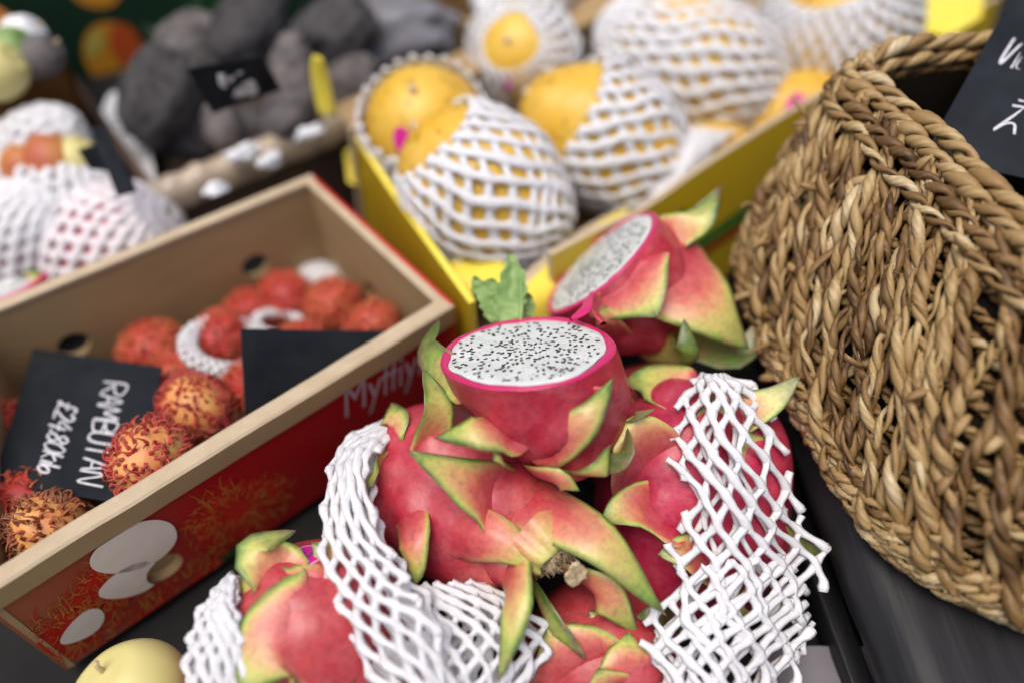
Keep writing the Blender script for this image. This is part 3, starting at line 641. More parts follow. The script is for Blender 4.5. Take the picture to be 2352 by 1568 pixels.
# ---- bottom-centre fruit
e4 = Ell(D(1372, 1560, 0.478), iv(0.15, 0.9, 0.2), 0.060, 0.050, 0.045)
f4 = dragon_fruit('warm pink dragon fruit with closed scales below the hollow stem end', e4, [
    dict(base=(1420, 1470), tip=(1352, 1405, 0.448), mid=(1385, 1435, 0.443), w=0.020, cup=-0.2, gpow=2.0, edge=0.5, face=iv(0, 0.4, 1)),
    dict(base=(1330, 1560), tip=(1255, 1440, 0.438), mid=(1290, 1490, 0.431), w=0.027, cup=-0.15, gpow=2.2, edge=0.5, prof=2.5, tipw=0.2, face=iv(-0.2, 0.3, 1)),
    dict(base=(1465, 1590), tip=(1440, 1455, 0.440), mid=(1450, 1520, 0.430), w=0.024, cup=-0.15, gpow=2.2, edge=0.5, prof=2.5, tipw=0.2, face=iv(0.2, 0.3, 1)),
    dict(base=(1400, 1600), tip=(1372, 1530, 0.424), mid=(1390, 1570, 0.424), w=0.022, cup=-0.15, gpow=2.2, edge=0.4, face=iv(0, 0.3, 1)),
], M['rind_warm'], 6, stem_g=0.0, lump=0.03)

# ---- one more fruit seen in the gap behind
e5 = Ell(D(1490, 985, 0.560), iv(1, 0.2, 0), 0.055, 0.045, 0.043)
f5 = dragon_fruit('shaded dragon fruit in the gap between the cut halves and the netted fruit', e5, [
    dict(base=(1500, 925), tip=(1478, 868, 0.512), mid=(1485, 890, 0.508), w=0.014, cup=0.2, gpow=0.5, g0=0.15, prof=2, tipw=0.3),
    dict(base=(1455, 930), tip=(1420, 878, 0.505), mid=(1440, 905, 0.506), w=0.008, cup=0.2, gpow=1.2),
    dict(base=(1370, 1000), tip=(1330, 1050, 0.500), mid=(1345, 1020, 0.500), w=0.012, cup=0.2, gpow=1.2),
], M['rind'], 9, stem_g=0.0)

# ---- the fruit cut in two, the halves still joined by a strip of rind
cut = thing('cut_dragon_fruit', 'dragon fruit cut open in two hinged halves showing white flesh with black seeds', 'dragon fruit', D(1290, 900, 0.49), 'dragon fruits piled on the stall')
def half(name, c, n, e_r, R, depth, skew, scales, seed, nseeds, sub, hinge=None, ell_y=1.0, mat=None):
    n = nrm(n); ex = nrm(e_r-n*(e_r@n)); ey = np.cross(n, ex); mat = mat or M['rind_deep']
    bodyE = Ell(c-n*depth*0.02+ex*skew[0]*0.35+ey*skew[1]*0.35, n, depth*1.0, R, R*ell_y)
    # rows from the flesh edge over the rim and down the outside
    nu, nv = 120, 44; th = np.linspace(0, 2*np.pi, nu, endpoint=False)
    wob = Wob(seed, 1.6, 3); rows = []; gs = []; bumps = []; made = []
    for i, s in enumerate(scales):
        base = bodyE.hit(*s['base']) if len(s['base']) == 2 else D(*s['base'])
        cl, nn = scale_curve(bodyE, base, D(*s['tip']), s.get('lift', 0.3), D(*s['mid']) if 'mid' in s else None, root=s.get('root', 0.35))
        face = s.get('face'); face = nn if face is None else nrm(nn*0.3+nrm(face)); made.append((cl, face, s)); bumps.append((cl, s['w'], s.get('bump', 0.004)))
    ph = np.linspace(0, 1, nv)
    cx, sx = np.cos(th), np.sin(th)
    rimw = 1+0.035*wob(np.stack([cx, sx, 0*cx], -1)*1.3)
    Vv = []
    for k in range(nv):
        a = ph[k]*math.pi/2
        rr = math.cos(a)**0.62*R if k < nv-1 else 0.0004; z = -depth*math.sin(a)**1.15
        sk = (math.sin(a)**1.2)
        dirs = ex[None]*(cx*rr*rimw)[:, None]+ey[None]*(sx*rr*rimw*ell_y)[:, None]
        pts = c[None]+dirs+n[None]*z+(ex*skew[0]+ey*skew[1])[None]*sk
        nn = nrm(dirs.mean(0)) if False else (dirs/(np.linalg.norm(dirs, axis=1, keepdims=True)+1e-9)*math.cos(a)-n[None]*math.sin(a))
        pts = pts+nn*(0.0022*wob(np.stack([cx*1.3, sx*1.3, np.full(nu, z*30)], -1)))[:, None]*math.sin(min(a*2, math.pi/2))
        Vv.append((pts, nn))
    pts = np.concatenate([v for v, _ in Vv]); nn = np.concatenate([v for _, v in Vv])
    disp = np.zeros(len(pts))
    for cl, wdt, amp in bumps:
        c2 = cl[:max(3, int(len(cl)*0.5))]; dd = np.linalg.norm(pts[:, None]-c2[None], axis=2); j = dd.argmin(1); dm = dd.min(1)
        disp = np.maximum(disp, amp*(0.35+0.65*j/(len(c2)-1))*np.exp(-(dm/(wdt*0.85))**2))
    fade = np.repeat(np.clip(ph*5, 0, 1), nu); pts = pts+nn*(disp*fade)[:, None]
    mb = MB(); mb.add(pts, grid_quads(nu, nv, True), g=np.zeros(len(pts)))
    root = part(name, mb, mat, cut)
    # cut rim and flesh
    tkv = 0.0046*(1+0.30*wob(np.stack([cx*2.2, sx*2.2, 0*cx+4], -1))); tk = 0.0048; ring = []
    for rr0, z in ((R, 0.0), (R-0.0008, 0.0009), (R-0.0022, 0.0012), (R-tk*0.8, 0.0009), (R-tk, 0.0002), (R-tk-0.001, -0.002)):
        rr = R-(R-rr0)/tk*tkv
        ring.append(c[None]+ex[None]*(cx*rr*rimw)[:, None]+ey[None]*(sx*rr*rimw*ell_y)[:, None]+n[None]*(z+0.0004*wob(np.stack([cx*3, sx*3, 0*cx+rr0*50], -1)))[:, None])
    mb = MB(); mb.add(np.concatenate(ring), grid_quads(nu, 6, True)); part('rind_edge', mb, M['rim'], root)
    rows = []; nf = 26; Rf = R-tk-0.0001
    for k in range(nf):
        rr = (R-tkv-0.0001)*(1-(k/(nf-1))**1.0*0.999); q = c[None]+ex[None]*(cx*rr*rimw)[:, None]+ey[None]*(sx*rr*rimw*ell_y)[:, None]
        h = 0.0011*np.clip((R-tkv-rr)/0.004, 0, 1)**0.6+0.0002+0.0005*wob(q*60); rows.append(q+n[None]*h[:, None])
    mb = MB(); mb.add(np.concatenate(rows), grid_quads(nu, nf, True)); part('flesh', mb, M['flesh'], root)
    # seeds
    g = np.random.default_rng(seed); pl = []; tries = 0
    while len(pl) < nseeds and tries < 40000:
        tries += 1; t = g.uniform(0, 6.28); r_ = Rf*0.93*math.sqrt(g.uniform())**(1.0 if g.uniform() < 0.62 else 2.2)
        q = np.array([r_*math.cos(t), r_*math.sin(t)*ell_y])
        if all(np.hypot(*(q-p_)) > 0.0022 for p_ in pl): pl.append(q)
    th6 = np.linspace(0, 2*np.pi, 8, endpoint=False)
    mA, mB_ = MB(), MB()
    for q in pl:
        deep = g.uniform() < 0.28; a = math.atan2(q[1], q[0])+g.normal()*0.8; L = g.uniform(0.0012, 0.00185); Wd = L*g.uniform(0.48, 0.66); H = 0.0006
        d1 = ex*math.cos(a)+ey*math.sin(a); d2 = np.cross(n, d1); tiltv = g.normal()*0.25
        rr_ = np.hypot(*q); h = 0.0012+0.0002+0.0005*wob((c+ex*q[0]+ey*q[1])*60)
        o_ = c+ex*q[0]+ey*q[1]+n*(h-(0.00045 if deep else 0.0))
        V = [o_-n*H]; lay = [(-0.35, 0.9), (0.35, 0.85)]
        for hz, sc_ in lay:
            for t in th6: V.append(o_+d1*math.cos(t)*L*sc_*(1+0.25*math.cos(t))+d2*math.sin(t)*Wd*sc_+n*(hz*H+tiltv*math.cos(t)*L*0.4))
        V.append(o_+n*H*0.75); T = []; Q = []
        for i in range(8):
            j = (i+1) % 8; T.append((0, 1+j, 1+i)); T.append((17, 9+i, 9+j)); Q.append((1+i, 1+j, 9+j, 9+i))
        (mB_ if deep else mA).add(np.array(V), Q, T)
    o1 = part('seeds', mA, M['seed'], root); o1['kind'] = 'stuff'
    o2 = part('sunken_seeds', mB_, M['seed_deep'], root); o2['kind'] = 'stuff'
    for i, (cl, face, s) in enumerate(made):
        mb = MB(); scale_mesh(mb, cl, face, s['w'], s.get('th', 0.0030), s.get('cup', 0.2), s.get('wave', 0.09), seed*17+i, s.get('gpow', 1.2), s.get('g0', 0.04), s.get('edge', 0.6), s.get('tipw', 0.06), s.get('prof', 1.5), twist=s.get('twist', 0), rootw=s.get('rootw', 1.0))
        part('scale', mb, mat, root)
    return root, bodyE
vw = -nrm(ray(1210, 808))
uf = nrm(UP*math.cos(math.radians(-5.5))*1.0+RT*math.sin(math.radians(-5.5)))
nF = nrm(vw*0.40+(uf-vw*(uf@vw))*0.915)
cF = D(1210, 806, 0.452)
FRONT, eF = half('front_half', cF, nF, iv(1, 0.1, 0), 0.0497, 0.076, (0.027, 0.0), [
    dict(base=(1165, 985), tip=(1008, 1012, 0.4215), mid=(1090, 985, 0.412), w=0.0145, cup=-0.35, gpow=1.1, edge=0.9, prof=2.2, tipw=0.12, face=iv(-0.15, 0.75, 0.65), root=0.6, bump=0.006),
    dict(base=(1262, 1020), tip=(1404, 872, 0.425), mid=(1350, 962, 0.411), w=0.0115, cup=-0.25, gpow=1.0, edge=0.8, prof=2.4, tipw=0.1, face=iv(0.15, 0.45, 0.9), root=0.5, bump=0.005),
    dict(base=(1018, 890), tip=(1018, 744, 0.488), mid=(984, 808, 0.474), w=0.0120, cup=0.1, gpow=0.5, edge=0.6, g0=0.2, prof=3.4, tipw=0.6, face=iv(-0.55, 0.3, 0.8), root=0.15),
    dict(base=(1310, 1075), tip=(1392, 1022, 0.430), mid=(1372, 1088, 0.421), w=0.0115, cup=-0.2, gpow=1.2, edge=0.9, prof=2.4, tipw=0.2, face=iv(0.35, -0.1, 0.9), root=0.6, bump=0.006),
    dict(base=(1172, 1068), tip=(1144, 1030, 0.421), mid=(1150, 1060, 0.419), w=0.0062, cup=0.2, gpow=1.0, edge=0.9, prof=2.0, tipw=0.3, face=iv(-0.4, -0.2, 0.9)),
    dict(base=(1398, 905), tip=(1432, 878, 0.452), mid=(1415, 893, 0.450), w=0.0045, cup=0.1, gpow=1.6, edge=0.4),
    dict(base=(1230, 1090), tip=(1325, 1112, 0.425), mid=(1275, 1105, 0.421), w=0.012, cup=-0.3, gpow=3.0, edge=0.5, prof=2.5, face=iv(0, -0.3, 0.9), root=0.5),
], 21, 330, None)
vb = -nrm(ray(1375, 606))
major = nrm(RT*250+UP*228); minor = nrm(np.cross(vb, major)); minor = minor if minor@iv(-1, 0.6, 0) > 0 else -minor
nB = nrm(vb*0.29+minor*0.957)
BACK, eB = half('back_half', D(1377, 604, 0.545), nB, major, 0.0490, 0.066, (0.0, -0.006), [
    dict(base=(1540, 540), tip=(1652, 430, 0.535), mid=(1605, 508, 0.533), w=0.0145, cup=0.15, gpow=0.8, g0=0.06, edge=0.6, prof=2.2, tipw=0.15, face=iv(0.2, 0.6, 0.8)),
    dict(base=(1446, 650), tip=(1514, 732, 0.484), mid=(1482, 690, 0.490), w=0.0345, cup=-0.08, gpow=1.1, edge=0.75, prof=1.3, tipw=0.05, face=iv(-0.1, -0.1, 1), root=0.25, wave=0.05),
    dict(base=(1545, 625), tip=(1703, 802, 0.518), mid=(1640, 708, 0.505), w=0.0380, cup=-0.2, gpow=1.25, edge=0.5, prof=1.7, tipw=0.06, face=iv(0.25, 0.2, 0.9), root=0.4),
    dict(base=(1590, 800), tip=(1792, 688, 0.535), mid=(1690, 818, 0.528), w=0.0145, cup=0.25, gpow=0.6, g0=0.25, edge=0.5, prof=2.2, tipw=0.1, face=iv(-0.3, 0.6, 0.7), root=0.2),
    dict(base=(1560, 880), tip=(1568, 735, 0.500), mid=(1572, 810, 0.498), w=0.0130, cup=-0.15, gpow=0.7, g0=0.22, edge=0.8, prof=2.3, tipw=0.12, face=iv(-0.1, 0.1, 1), root=0.2),
    dict(base=(1430, 790), tip=(1392, 700, 0.500), mid=(1400, 745, 0.503), w=0.013, cup=0.1, gpow=2.6, edge=0.2, prof=2.2, tipw=0.3),
], 27, 260, None, ell_y=0.97)
# hinge strip of rind
mb = MB(); hc = crom([D(1312, 735, 0.468), D(1345, 712, 0.474), D(1352, 690, 0.485), D(1362, 668, 0.502)], 14)
scale_mesh(mb, hc, iv(-0.3, 0.5, 0.8), 0.0036, 0.003, 0.1, 0.05, 77, 9, 0.0, 0.0, 0.9, 6, curl=0.0); part('rind_hinge', mb, M['rim'], cut)
mb = MB(); hc = crom([D(1385, 745, 0.468), D(1372, 725, 0.476), D(1362, 705, 0.486), D(1380, 672, 0.505)], 14)
scale_mesh(mb, hc, iv(0.5, -0.1, 0.8), 0.0060, 0.004, 0.1, 0.05, 78, 9, 0.0, 0.0, 0.9, 6, curl=0.0); part('rind_hinge', mb, M['rind_deep'], cut)
# ------------------------------------------------------------------ cartons
def slab(mb, p0, p1, zb, zt, t, inward, holes=(), mi_out=0, mi_in=0, lean=0.0):
    # upright wall from p0 to p1 (xy), between heights zb and zt, thickness t, with round holes (u m, v m, r)
    p0 = np.asarray(p0, float); p1 = np.asarray(p1, float); ex = p1-p0; ex[2] = 0; L = np.linalg.norm(ex); ex = ex/L; n = nrm(np.array([inward[0], inward[1], 0])-ex*(np.asarray(inward)@ex))
    bm = bmesh.new(); h = zt-zb
    def loop(pts):
        vs = [bm.verts.new((x, y, 0)) for x, y in pts]; return [bm.edges.new((vs[i], vs[(i+1) % len(vs)])) for i in range(len(vs))]
    es = loop([(0, 0), (L, 0), (L, h), (0, h)])
    for (u, v, r) in holes: es += loop([(u+r*math.cos(a), v+r*math.sin(a)) for a in np.linspace(0, 2*math.pi, 28, endpoint=False)])
    res = bmesh.ops.triangle_fill(bm, use_beauty=True, use_dissolve=False, edges=es)
    faces = [f for f in bm.faces]
    ext = bmesh.ops.extrude_face_region(bm, geom=faces)
    for v in [g for g in ext['geom'] if isinstance(g, bmesh.types.BMVert)]: v.co.z += t
    bmesh.ops.recalc_face_normals(bm, faces=bm.faces[:])
    o = np.array([p0[0], p0[1], zb])
    add_bm(mb, bm, lambda V: o+V[:, :1]*ex+V[:, 1:2]*V3(0, 0, 1)+V[:, 2:3]*n+V[:, 1:2]*n*lean, mi_out)
    return o, ex, V3(0, 0, 1), n
def plane_hit(x, y, o, n):
    d = ray(x, y); return CAM+d*((o-CAM)@n)/(d@n)
def flat_poly(mb, pts, mi=0):
    pts = np.asarray(pts); c = pts.mean(0); k = len(pts); mb.add(np.vstack([pts, c]), None, [(i, (i+1) % k, k) for i in range(k)], mi=mi)
def ell_px(cx, cy, a, b, rot, n=40, wob=None, amp=0.0, point=0.0):
    t = np.linspace(0, 2*np.pi, n, endpoint=False); r = 1+(amp*wob(np.stack([np.cos(t)*2, np.sin(t)*2], -1)) if wob else 0)
    x = a*np.cos(t)*r; y = b*np.sin(t)*r*(1-point*np.cos(t)); ca, sa = math.cos(rot), math.sin(rot)
    return np.stack([cx+x*ca-y*sa, cy+x*sa+y*ca], -1)

ZT, ZB = 0.12, 0.012
FLc, FRc, BRc = P(-60, 1380, ZT), P(1034, 706, ZT), P(712, 410, ZT)
Dc = P(0, 702, ZT); BLc = BRc+(Dc-BRc)*1.12
bx = thing('cardboard_box', 'red printed open carton holding rambutans with folded cardboard rim', 'box', V3(*( (FLc+BRc)/2)[:2], ZB))
ctr = (FLc+FRc+BRc+BLc)/4
def inw(a, b): m_ = (a+b)/2; return ctr-m_
# front wall with the hand hole
TH = 0.0065
fo_n = nrm(np.cross(FRc-FLc, V3(0, 0, 1))); fo_n = fo_n if fo_n@inw(FLc, FRc) < 0 else -fo_n
def on_front(x, y, lift=0.0): return plane_hit(x, y, FLc+fo_n*lift, fo_n)
exF = nrm(FRc-FLc)
hp = on_front(377, 1302); hu, hv = (hp-FLc)@exF, hp[2]-ZB
mb = MB(); slab(mb, FLc, FRc, ZB, ZT, TH, inw(FLc, FRc), [(hu, hv, 0.0115)]); front = part('front_panel', mb, M['carton'], bx, smooth=False)
mb = MB()
wobR = Wob(9, 1.0, 3, 1)
# folded rim strip: paler top quads paint in the light falling there, bare band on the outside
nR = 60; rows = []
Lf = np.linalg.norm((FRc-FLc)[:2])
prof = [(0.0105, -0.004), (0.0105, 0.0010), (0.0085, 0.0024), (-0.0006, 0.0024), (-0.0022, 0.0010), (-0.0022, -0.0150), (0.0, -0.0152)]
for i in range(nR):
    p0 = FLc+exF*(Lf+0.002)*i/(nR-1)
    for (a, z) in prof: rows.append(p0-fo_n*(a+0.0003*wobR(np.array([i*0.5])))+V3(0, 0, z+0.0005*wobR(np.array([i*0.35+3]))))
qq = grid_quads(7, nR); cl_ = np.tile(np.arange(6), nR-1); mb.add(np.array(rows), qq[cl_ < 4], mi=0); mb.add(np.array(rows), qq[cl_ >= 4], mi=1)
part('rim_fold', mb, [M['carton_edge'], M['carton']], bx, smooth=False)
mb = MB(); inn = inw(BLc, BRc); hq = plane_hit(580, 602, BRc, nrm(np.cross(BRc-BLc, V3(0, 0, 1)))); exB = nrm(BRc-BLc)
hq2 = plane_hit(165, 782, BRc, nrm(np.cross(BRc-BLc, V3(0, 0, 1))))
slab(mb, BLc, BRc, ZB, ZT, 0.006, inn, [((hq-BLc)@exB, max(0.022, hq[2]-ZB), 0.0115), ((hq2-BLc)@exB, max(0.022, hq2[2]-ZB), 0.0115)]); part('back_panel', mb, M['carton'], bx, smooth=False)
mb = MB(); nBk = nrm(inn); box(mb, (BLc+BRc)/2+V3(0, 0, 0.0012)+nBk*0.003, exB, nBk, (0, 0, 1), np.linalg.norm(BRc-BLc)/2+0.002, 0.0045, 0.0018, 0.0008); part('rim_fold', mb, M['carton_edge'], bx)
mb = MB(); exS = nrm(FRc-BRc); nS_ = nrm(np.cross(exS, V3(0, 0, 1))); hs = plane_hit(870, 668, BRc, nS_)
slab(mb, BRc, FRc, ZB, ZT, 0.006, inw(BRc, FRc), [((hs-BRc)@exS, max(0.022, hs[2]-ZB), 0.0115)]); sidep = part('side_panel', mb, M['carton'], bx, smooth=False)
mb = MB(); inS = nrm(inw(BRc, FRc)); LS = np.linalg.norm(FRc-BRc)
box(mb, (BRc+FRc)/2+V3(0, 0, 0.001)+inS*0.003, exS, inS, (0, 0, 1), LS/2-0.004, 0.0034, 0.0014, 0.0006); part('rim_fold', mb, M['carton_edge'], bx)
mb = MB(); oS = nrm(V3(inS[0], inS[1], 0))*-1
box(mb, (BRc+FRc)/2+oS*0.0016-V3(0, 0, 0.052), exS, oS, (0, 0, 1), LS/2, 0.0012, 0.0545, 0.0003); part('red_side_print', mb, M['red_bright'], sidep)
mb = MB(); slab(mb, FLc, BLc, ZB, ZT, 0.006, inw(FLc, BLc)); part('side_panel', mb, M['carton'], bx, smooth=False)
mb = MB(); mb.add([FLc-V3(0, 0, ZT-ZB-0.003), FRc-V3(0, 0, ZT-ZB-0.003), BRc-V3(0, 0, ZT-ZB-0.003), BLc-V3(0, 0, ZT-ZB-0.003)], [(0, 1, 2, 3)]); part('bottom', mb, M['carton'], bx, smooth=False)
# red print sheet on the front, from just below the bare band down to the bottom edge, hole left open
mb = MB(); bm = bmesh.new()
def lp_(pts):
    vs = [bm.verts.new((x, y, 0)) for x, y in pts]; return [bm.edges.new((vs[i], vs[(i+1) % len(vs)])) for i in range(len(vs))]
es = lp_([(0, 0), (Lf, 0), (Lf, ZT-ZB-0.0145), (0, ZT-ZB-0.0145)])+lp_([(hu+0.0118*math.cos(a), hv+0.0118*math.sin(a)) for a in np.linspace(0, 2*math.pi, 28, endpoint=False)])
bmesh.ops.triangle_fill(bm, use_beauty=True, edges=es)
oF = np.array([FLc[0], FLc[1], ZB])+fo_n*0.0005
def red_gradient():
    mt, nt, bs = new_mat('red_print_gradient'); tc = N(nt, 'ShaderNodeTexCoord'); sx = N(nt, 'ShaderNodeSeparateXYZ'); nt.links.new(tc.outputs['Generated'], sx.inputs[0])
    r = ramp(nt, [(0.0, (0.34, 0.105, 0.05)), (0.22, (0.30, 0.05, 0.028)), (0.40, (0.36, 0.012, 0.012)), (0.7, (0.33, 0.008, 0.010)), (1.0, (0.30, 0.008, 0.010))])
    nz = noise(nt, 20, 3); f = mth(nt, 'ADD', sx.outputs[0], mth(nt, 'MULTIPLY', mth(nt, 'SUBTRACT', nz.outputs['Fac'], 0.5), 0.12)); nt.links.new(f, r.inputs[0])
    nt.links.new(r.outputs[0], bs.inputs['Base Color']); bs.inputs['Roughness'].default_value = 0.24; return mt
add_bm(mb, bm, lambda V: oF+V[:, :1]*exF+V[:, 1:2]*V3(0, 0, 1)); part('red_print', mb, red_gradient(), front, smooth=False)
def fr(pts, lift): return np.array([on_front(x, y, lift) for x, y in pts])
def fit(Q):
    # keep print on the panel and out of the hand hole
    Q = np.array(Q); u = (Q-FLc)@exF; v = Q[:, 2]-ZB; un = np.clip(u, 0.002, Lf-0.002); vn = np.clip(v, 0.001, ZT-ZB-0.0155)
    du, dv = un-hu, vn-hv; r = np.hypot(du, dv); k = np.where(r < 0.0121, 0.0121/np.maximum(r, 1e-6), 1.0); un2, vn2 = hu+du*k, hv+dv*k
    return Q+exF[None]*(un2-u)[:, None]+V3(0, 0, 1)[None]*(vn2-v)[:, None]
g = np.random.default_rng(12)
# printed rambutans: bodies, hairs, white arils and a leaf
wP = Wob(15, 1.0, 3, 2)
mb = MB()
for (cx, cy, a, b, rot) in ((545, 1170, 125, 62, -0.45), (245, 1350, 105, 62, -0.5), (165, 1450, 110, 56, -0.55), (480, 1330, 62, 36, -0.6), (350, 1425, 105, 34, -0.55)):
    q9 = fr(ell_px(cx, cy, a*0.85, b*0.85, rot, 48, wP, 0.12), 0.0009); flat_poly(mb, fit(q9))
part('printed_fruit', mb, M['hair_print_r'], front, smooth=False)
mb = MB(); flat_poly(mb, fit(fr(ell_px(545, 1290, 62, 40, -0.6, 40, wP, 0.15), 0.0008))); part('printed_leaf', mb, M['leaf_print'], front, smooth=False)
mr, my = MB(), MB()
def hairs(cx, cy, a, b, rot, n, ylw):
    for _ in range(n):
        t = g.uniform(0, 6.28); r = g.uniform(0.25, 1.05); ca, sa = math.cos(rot), math.sin(rot)
        x, y = a*math.cos(t)*r, b*math.sin(t)*r; bx_, by_ = cx+x*ca-y*sa, cy+x*sa+y*ca
        dx, dy = (bx_-cx)/a, (by_-cy)/b; an = math.atan2(dy, dx)+g.normal()*0.5; L = g.uniform(14, 34); cv = g.normal()*0.7
        pts = []
        for k in range(5): an2 = an+cv*k/4; pts.append((bx_+math.cos(an2)*L*k/4, by_+math.sin(an2)*L*k/4))
        pts = np.array(pts); d = np.gradient(pts, axis=0); nn = np.stack([-d[:, 1], d[:, 0]], -1); nn /= np.linalg.norm(nn, axis=1, keepdims=True)+1e-9
        w_ = np.linspace(1.5, 0.4, 5)[:, None]; l = pts+nn*w_; r_ = pts-nn*w_
        Q3 = fr(pts, 0.001)
        Qf = fit(Q3)
        if np.abs(Qf-Q3).max() > 1e-5: continue
        (my if g.uniform() < ylw else mr).add(fr(np.vstack([l, r_]), 0.0012+g.uniform()*0.0003), [(i, i+1, i+6, i+5) for i in range(4)])
hairs(545, 1170, 125, 60, -0.45, 520, 0.30); hairs(290, 1335, 140, 70, -0.5, 420, 0.40); hairs(170, 1440, 130, 62, -0.55, 420, 0.42); hairs(440, 1340, 100, 55, -0.6, 190, 0.45); hairs(340, 1430, 120, 45, -0.55, 170, 0.4)
o = part('printed_hairs', mr, M['hair_print_r'], front, smooth=False); o['kind'] = 'stuff'; o = part('printed_hairs', my, M['hair_print_y'], front, smooth=False); o['kind'] = 'stuff'
for (cx, cy, a, b, rot, pt) in ((306, 1257, 106, 50, -0.38, -0.12), (297, 1335, 76, 33, -0.40, -0.25), (188, 1440, 60, 25, -0.62, -0.3)):
    mb = MB(); flat_poly(mb, fit(fr(ell_px(cx, cy, a, b, rot, 64, wP, 0.02, pt), 0.0018))); part('printed_flesh', mb, M['aril_print'], front, smooth=False)
# hand-hole ring depth shows the dark inside; thin white line along the print's upper edge
mb = MB(); a_ = oF+V3(0, 0, ZT-ZB-0.0150)+fo_n*0.0004; mb.add([a_, a_+exF*Lf, a_+exF*Lf-V3(0, 0, 0.0009), a_-V3(0, 0, 0.0009)], [(0, 1, 2, 3)]); part('print_edge_line', mb, M['carton_edge'], front, smooth=False)
# white script on the red print
def text_mesh(s, size=1.0, shear=0.0):
    cu = bpy.data.curves.new('t', 'FONT'); cu.body = s; cu.size = size; cu.shear = shear; cu.resolution_u = 4; ob = bpy.data.objects.new('t', cu); COL.objects.link(ob)
    dg = bpy.context.evaluated_depsgraph_get(); me = ob.evaluated_get(dg).to_mesh(); V = np.array([v.co[:] for v in me.vertices]); F = [tuple(p.vertices) for p in me.polygons]
    ob.evaluated_get(dg).to_mesh_clear(); bpy.data.objects.remove(ob); bpy.data.curves.remove(cu); return V, F
V, F = text_mesh('Myffiyn', 1.0, 0.30)
q0, q1 = on_front(792, 958, 0.001), on_front(992, 842, 0.001); ext = nrm(q1-q0); wid = np.linalg.norm(q1-q0); sc_ = wid/(V[:, 0].max()-V[:, 0].min())
upt = V3(0, 0, 1); Vw = q0+fo_n*0.0006+(V[:, :1]-V[:, 0].min())*sc_*ext+V[:, 1:2]*sc_*1.75*upt
mb = MB(); mb.add(Vw, [f for f in F if len(f) == 4], [t for f in F if len(f) != 4 for t in [(f[0], f[i], f[i+1]) for i in range(1, len(f)-1)]]); part('printed_lettering', mb, M['white_print'], front, smooth=False)

# ------------------------------------------------------------------ rambutans
def ramb_mesh(nm, R, mats, seed, nh=340, hl=0.0060, hr=0.00075):
    g = np.random.default_rng(seed); mb = MB(); nu, nv = 26, 18
    th = np.linspace(0, 2*np.pi, nu, endpoint=False); ph = np.linspace(0, np.pi, nv); T, Ph = np.meshgrid(th, ph)
    p = np.stack([np.sin(Ph)*np.cos(T), np.sin(Ph)*np.sin(T), np.cos(Ph)*1.12], -1).reshape(-1, 3)*(1+0.03*Wob(seed, 4, 3)(np.stack([np.sin(Ph)*np.cos(T), np.sin(Ph)*np.sin(T), np.cos(Ph)], -1).reshape(-1, 3)))[:, None]*R
    mb.add(p, grid_quads(nu, nv, True)); me1 = mb.mesh(nm+'_skin', mats[0]); mh = MB()
    for i in range(nh):
        z = 1-2*(i+0.5)/nh; a = i*2.39996+g.normal()*0.12; d = nrm(V3(math.sqrt(1-z*z)*math.cos(a), math.sqrt(1-z*z)*math.sin(a), z*1.05)+g.normal(size=3)*0.04)
        tn = nrm(np.cross(d, g.normal(size=3))); L = hl*g.uniform(0.7, 1.2); b0 = d*R*np.array([1, 1, 1.12])*0.97
        c = bez([b0, b0+d*L*0.75, b0+d*L*0.70+tn*L*0.8], 5)
        tube(mh, c, [hr*2.0, hr*1.25, hr*0.9, hr*0.65, hr*0.3], 4, caps=False, g=np.linspace(0, 1, 5))
    return me1, mh.mesh(nm+'_hair', mats[1])
RM = {'red': ramb_mesh('red', 0.019, (M['ramb_red'], M['ramb_red_h']), 1), 'orange': ramb_mesh('orange', 0.019, (M['ramb_or'], M['ramb_or_h']), 2),
      'yellow': ramb_mesh('yellow', 0.019, (M['ramb_yel'], M['ramb_yel_h']), 3), 'dark': ramb_mesh('dark', 0.019, (M['ramb_yel'], M['ramb_dark_h']), 4)}
RL = [('yellow', 345, 1052, 0.482, 1.12, 'yellow and pink rambutan with red hairs resting against the carton rim beside the lettered card'),
      ('yellow', 448, 938, 0.530, 1.10, 'yellow rambutan with orange hairs behind the blank card\'s left edge'),
      ('dark', 118, 1222, 0.470, 1.10, 'yellow rambutan with dark curly hairs by the carton rim below the lettered card'),
      ('red', 62, 1155, 0.500, 1.05, 'dark red rambutan tucked under the bottom edge of the lettered card'),
      ('orange', 352, 805, 0.610, 1.12, 'light red rambutan with long hairs behind the lettered card'),
      ('orange', 412, 868, 0.580, 1.08, 'orange red rambutan touching the yellow one beside the lettered card'),
      ('red', 508, 775, 0.600, 1.0, 'red rambutan sitting in the white foam ring'),
      ('red', 575, 722, 0.645, 1.0, 'red rambutan behind the foam ring'),
      ('red', 655, 685, 0.655, 1.08, 'bright red rambutan under the white foam cap'),
      ('orange', 768, 702, 0.640, 1.08, 'orange rambutan beside the side wall of the carton'),
      ('orange', 858, 752, 0.610, 1.0, 'orange rambutan half hidden behind the blank card'),
      ('red', 8, 985, 0.555, 1.0, 'red rambutan between the lettered card and the back wall of the carton'),
      ('red', 590, 890, 0.560, 1.0, 'red rambutan behind the blank card'),
      ('red', 700, 800, 0.600, 1.0, 'red rambutan under the top edge of the blank card'),
      ('orange', 240, 1000, 0.560, 1.0, 'orange rambutan underneath the lettered card')]
